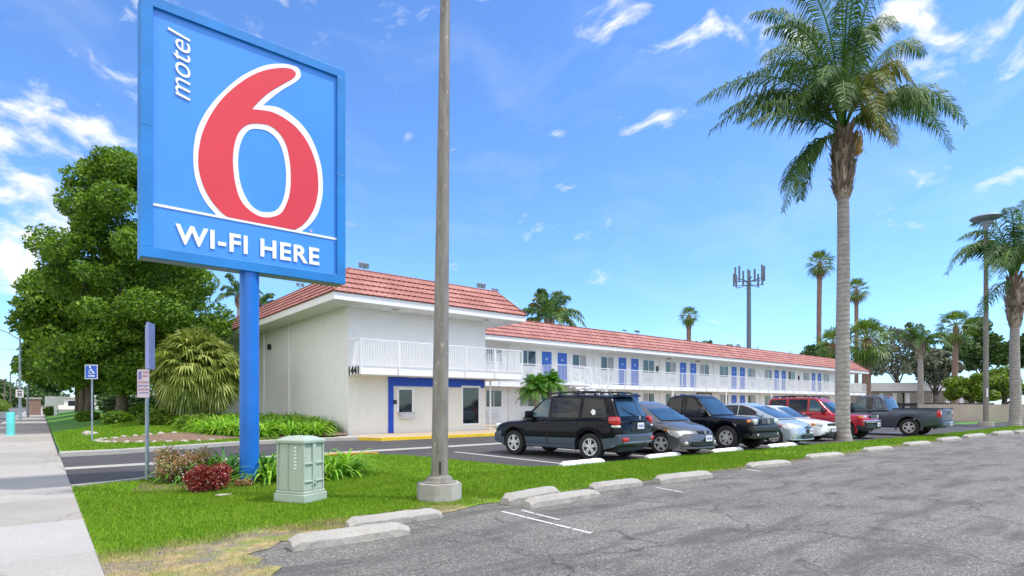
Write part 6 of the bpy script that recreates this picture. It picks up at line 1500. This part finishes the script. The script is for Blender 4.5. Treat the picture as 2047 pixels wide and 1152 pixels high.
# patches of cloud: (direction, half width, half height, strength); elongated along the horizon
CL = [(50,265,.15,.04,1.15),(10,420,.07,.08,1.3),(170,310,.13,.03,.7),(-90,250,.12,.08,.8),(60,500,.10,.02,.5),(1825,30,.085,.04,1.35),(1200,10,.045,.03,1.15),(1345,90,.05,.03,.9),(1530,80,.08,.03,.85),(1960,10,.07,.018,.7),(1250,245,.15,.012,.65),(1330,235,.06,.012,.8),(1920,95,.09,.014,.5),
      (1590,690,.10,.012,.35),(1270,455,.05,.012,.6),(1840,400,.03,.012,.35),(120,90,.14,.025,.4),(40,10,.06,.03,.4),(870,365,.02,.01,.4),(1850,590,.12,.018,.3),(30,700,.14,.07,.45),(2300,-50,.15,.06,.7),(900,-400,.5,.2,.6),(-600,200,.5,.12,.6),(2700,300,.3,.1,.6)]
acc = None
for px, py, hw, hh, st in CL:
    c = dirv(px, py); e1 = c.cross(Vector((0,0,1))).normalized(); e2 = e1.cross(c); d_ = vm('SUBTRACT', dw, c).outputs[0]
    u = vm('DOT_PRODUCT', d_, e1/hw).outputs['Value']; v_ = vm('DOT_PRODUCT', d_, (e2+e1*.22*(1 if px > 1000 else -1))/hh).outputs['Value']; q = vm('DOT_PRODUCT', d_, c*1.2).outputs['Value']
    r2_ = math_(nt, 'ADD', math_(nt, 'ADD', math_(nt, 'MULTIPLY', u, u), math_(nt, 'MULTIPLY', v_, v_)), math_(nt, 'MULTIPLY', q, q))
    g = math_(nt, 'MULTIPLY', math_(nt, 'SUBTRACT', 1.0, math_(nt, 'MULTIPLY', r2_, .55), True), st)
    acc = g if acc is None else math_(nt, 'MAXIMUM', acc, g)
fill_bank = vm('DOT_PRODUCT', dw, Vector((-FW[0]*.85-RT[0]*.35, -FW[1]*.85-RT[1]*.35, .5)).normalized()).outputs['Value']  # added cloud bank behind the camera, out of view, for neutral fill light
acc = math_(nt, 'MAXIMUM', acc, math_(nt, 'MULTIPLY', math_(nt, 'MULTIPLY', math_(nt, 'SUBTRACT', fill_bank, .02), 2.5, True), 1.25))
n1 = nt.nodes.new('ShaderNodeTexNoise'); n1.inputs['Scale'].default_value = 13; n1.inputs['Detail'].default_value = 9; n1.inputs['Roughness'].default_value = .58; L(nt, mapping(nt, dw, (1,1,2.2)), n1.inputs['Vector'])
nc = math_(nt, 'SUBTRACT', math_(nt, 'MULTIPLY', n1.outputs['Fac'], 2.2), .6)
cov = math_(nt, 'MULTIPLY', math_(nt, 'SUBTRACT', math_(nt, 'ADD', nc, math_(nt, 'MULTIPLY', acc, .46)), .76), 2.3, True)
cov = math_(nt, 'POWER', cov, 1.5)
veil = math_(nt, 'MULTIPLY', ramp(nt, noise(nt, mapping(nt, dw, (1,1,3)), 4, 8, .6), [(.5,(0,0,0)),(.85,(1,1,1))]), .18)
cov = math_(nt, 'MAXIMUM', cov, veil)
lightb = ramp(nt, noise(nt, dw, 14, 5), [(.3,(3.3,3.5,3.8)),(.7,(4.6,4.6,4.6))])
skyc = mixc(nt, 1.0, sky.outputs[0], (.50, .71, .98), 'MULTIPLY')
fill_bank_mix = math_(nt, 'MULTIPLY', math_(nt, 'SUBTRACT', fill_bank, .05), 3.0, True)  # added bank shines brighter and warmer than the clouds in view
L(nt, mixc(nt, cov, skyc, mixc(nt, fill_bank_mix, lightb, (7.9, 7.3, 6.6))), bg.inputs['Color']); bg.inputs['Strength'].default_value = .15
sl = bpy.data.lights.new('sun', 'SUN'); sl.energy = 2.1; sl.angle = R(3.0); sl.color = (1, .955, .88); so_ = bpy.data.objects.new('sun', sl); C.objects.link(so_)
so_.rotation_euler = (R(90-SUN_EL), 0, R(180-SUN_AZ)); so_.location = (0, 0, 60)
cam = bpy.data.cameras.new('camera'); co = bpy.data.objects.new('camera', cam); C.objects.link(co); co.location = (0, 0, EYE); co.rotation_euler = (R(90), 0, -TH)
cam.sensor_width = 36; cam.lens = F/2047*36; cam.shift_y = (HY-576)/2047; cam.clip_end = 3000; cam.clip_start = .05
sc_ = bpy.context.scene; sc_.camera = co; sc_.render.resolution_x = 1024; sc_.render.resolution_y = 576
sc_.view_settings.view_transform = 'Standard'; sc_.view_settings.look = 'None'; sc_.view_settings.exposure = 0.9; sc_.view_settings.gamma = 1
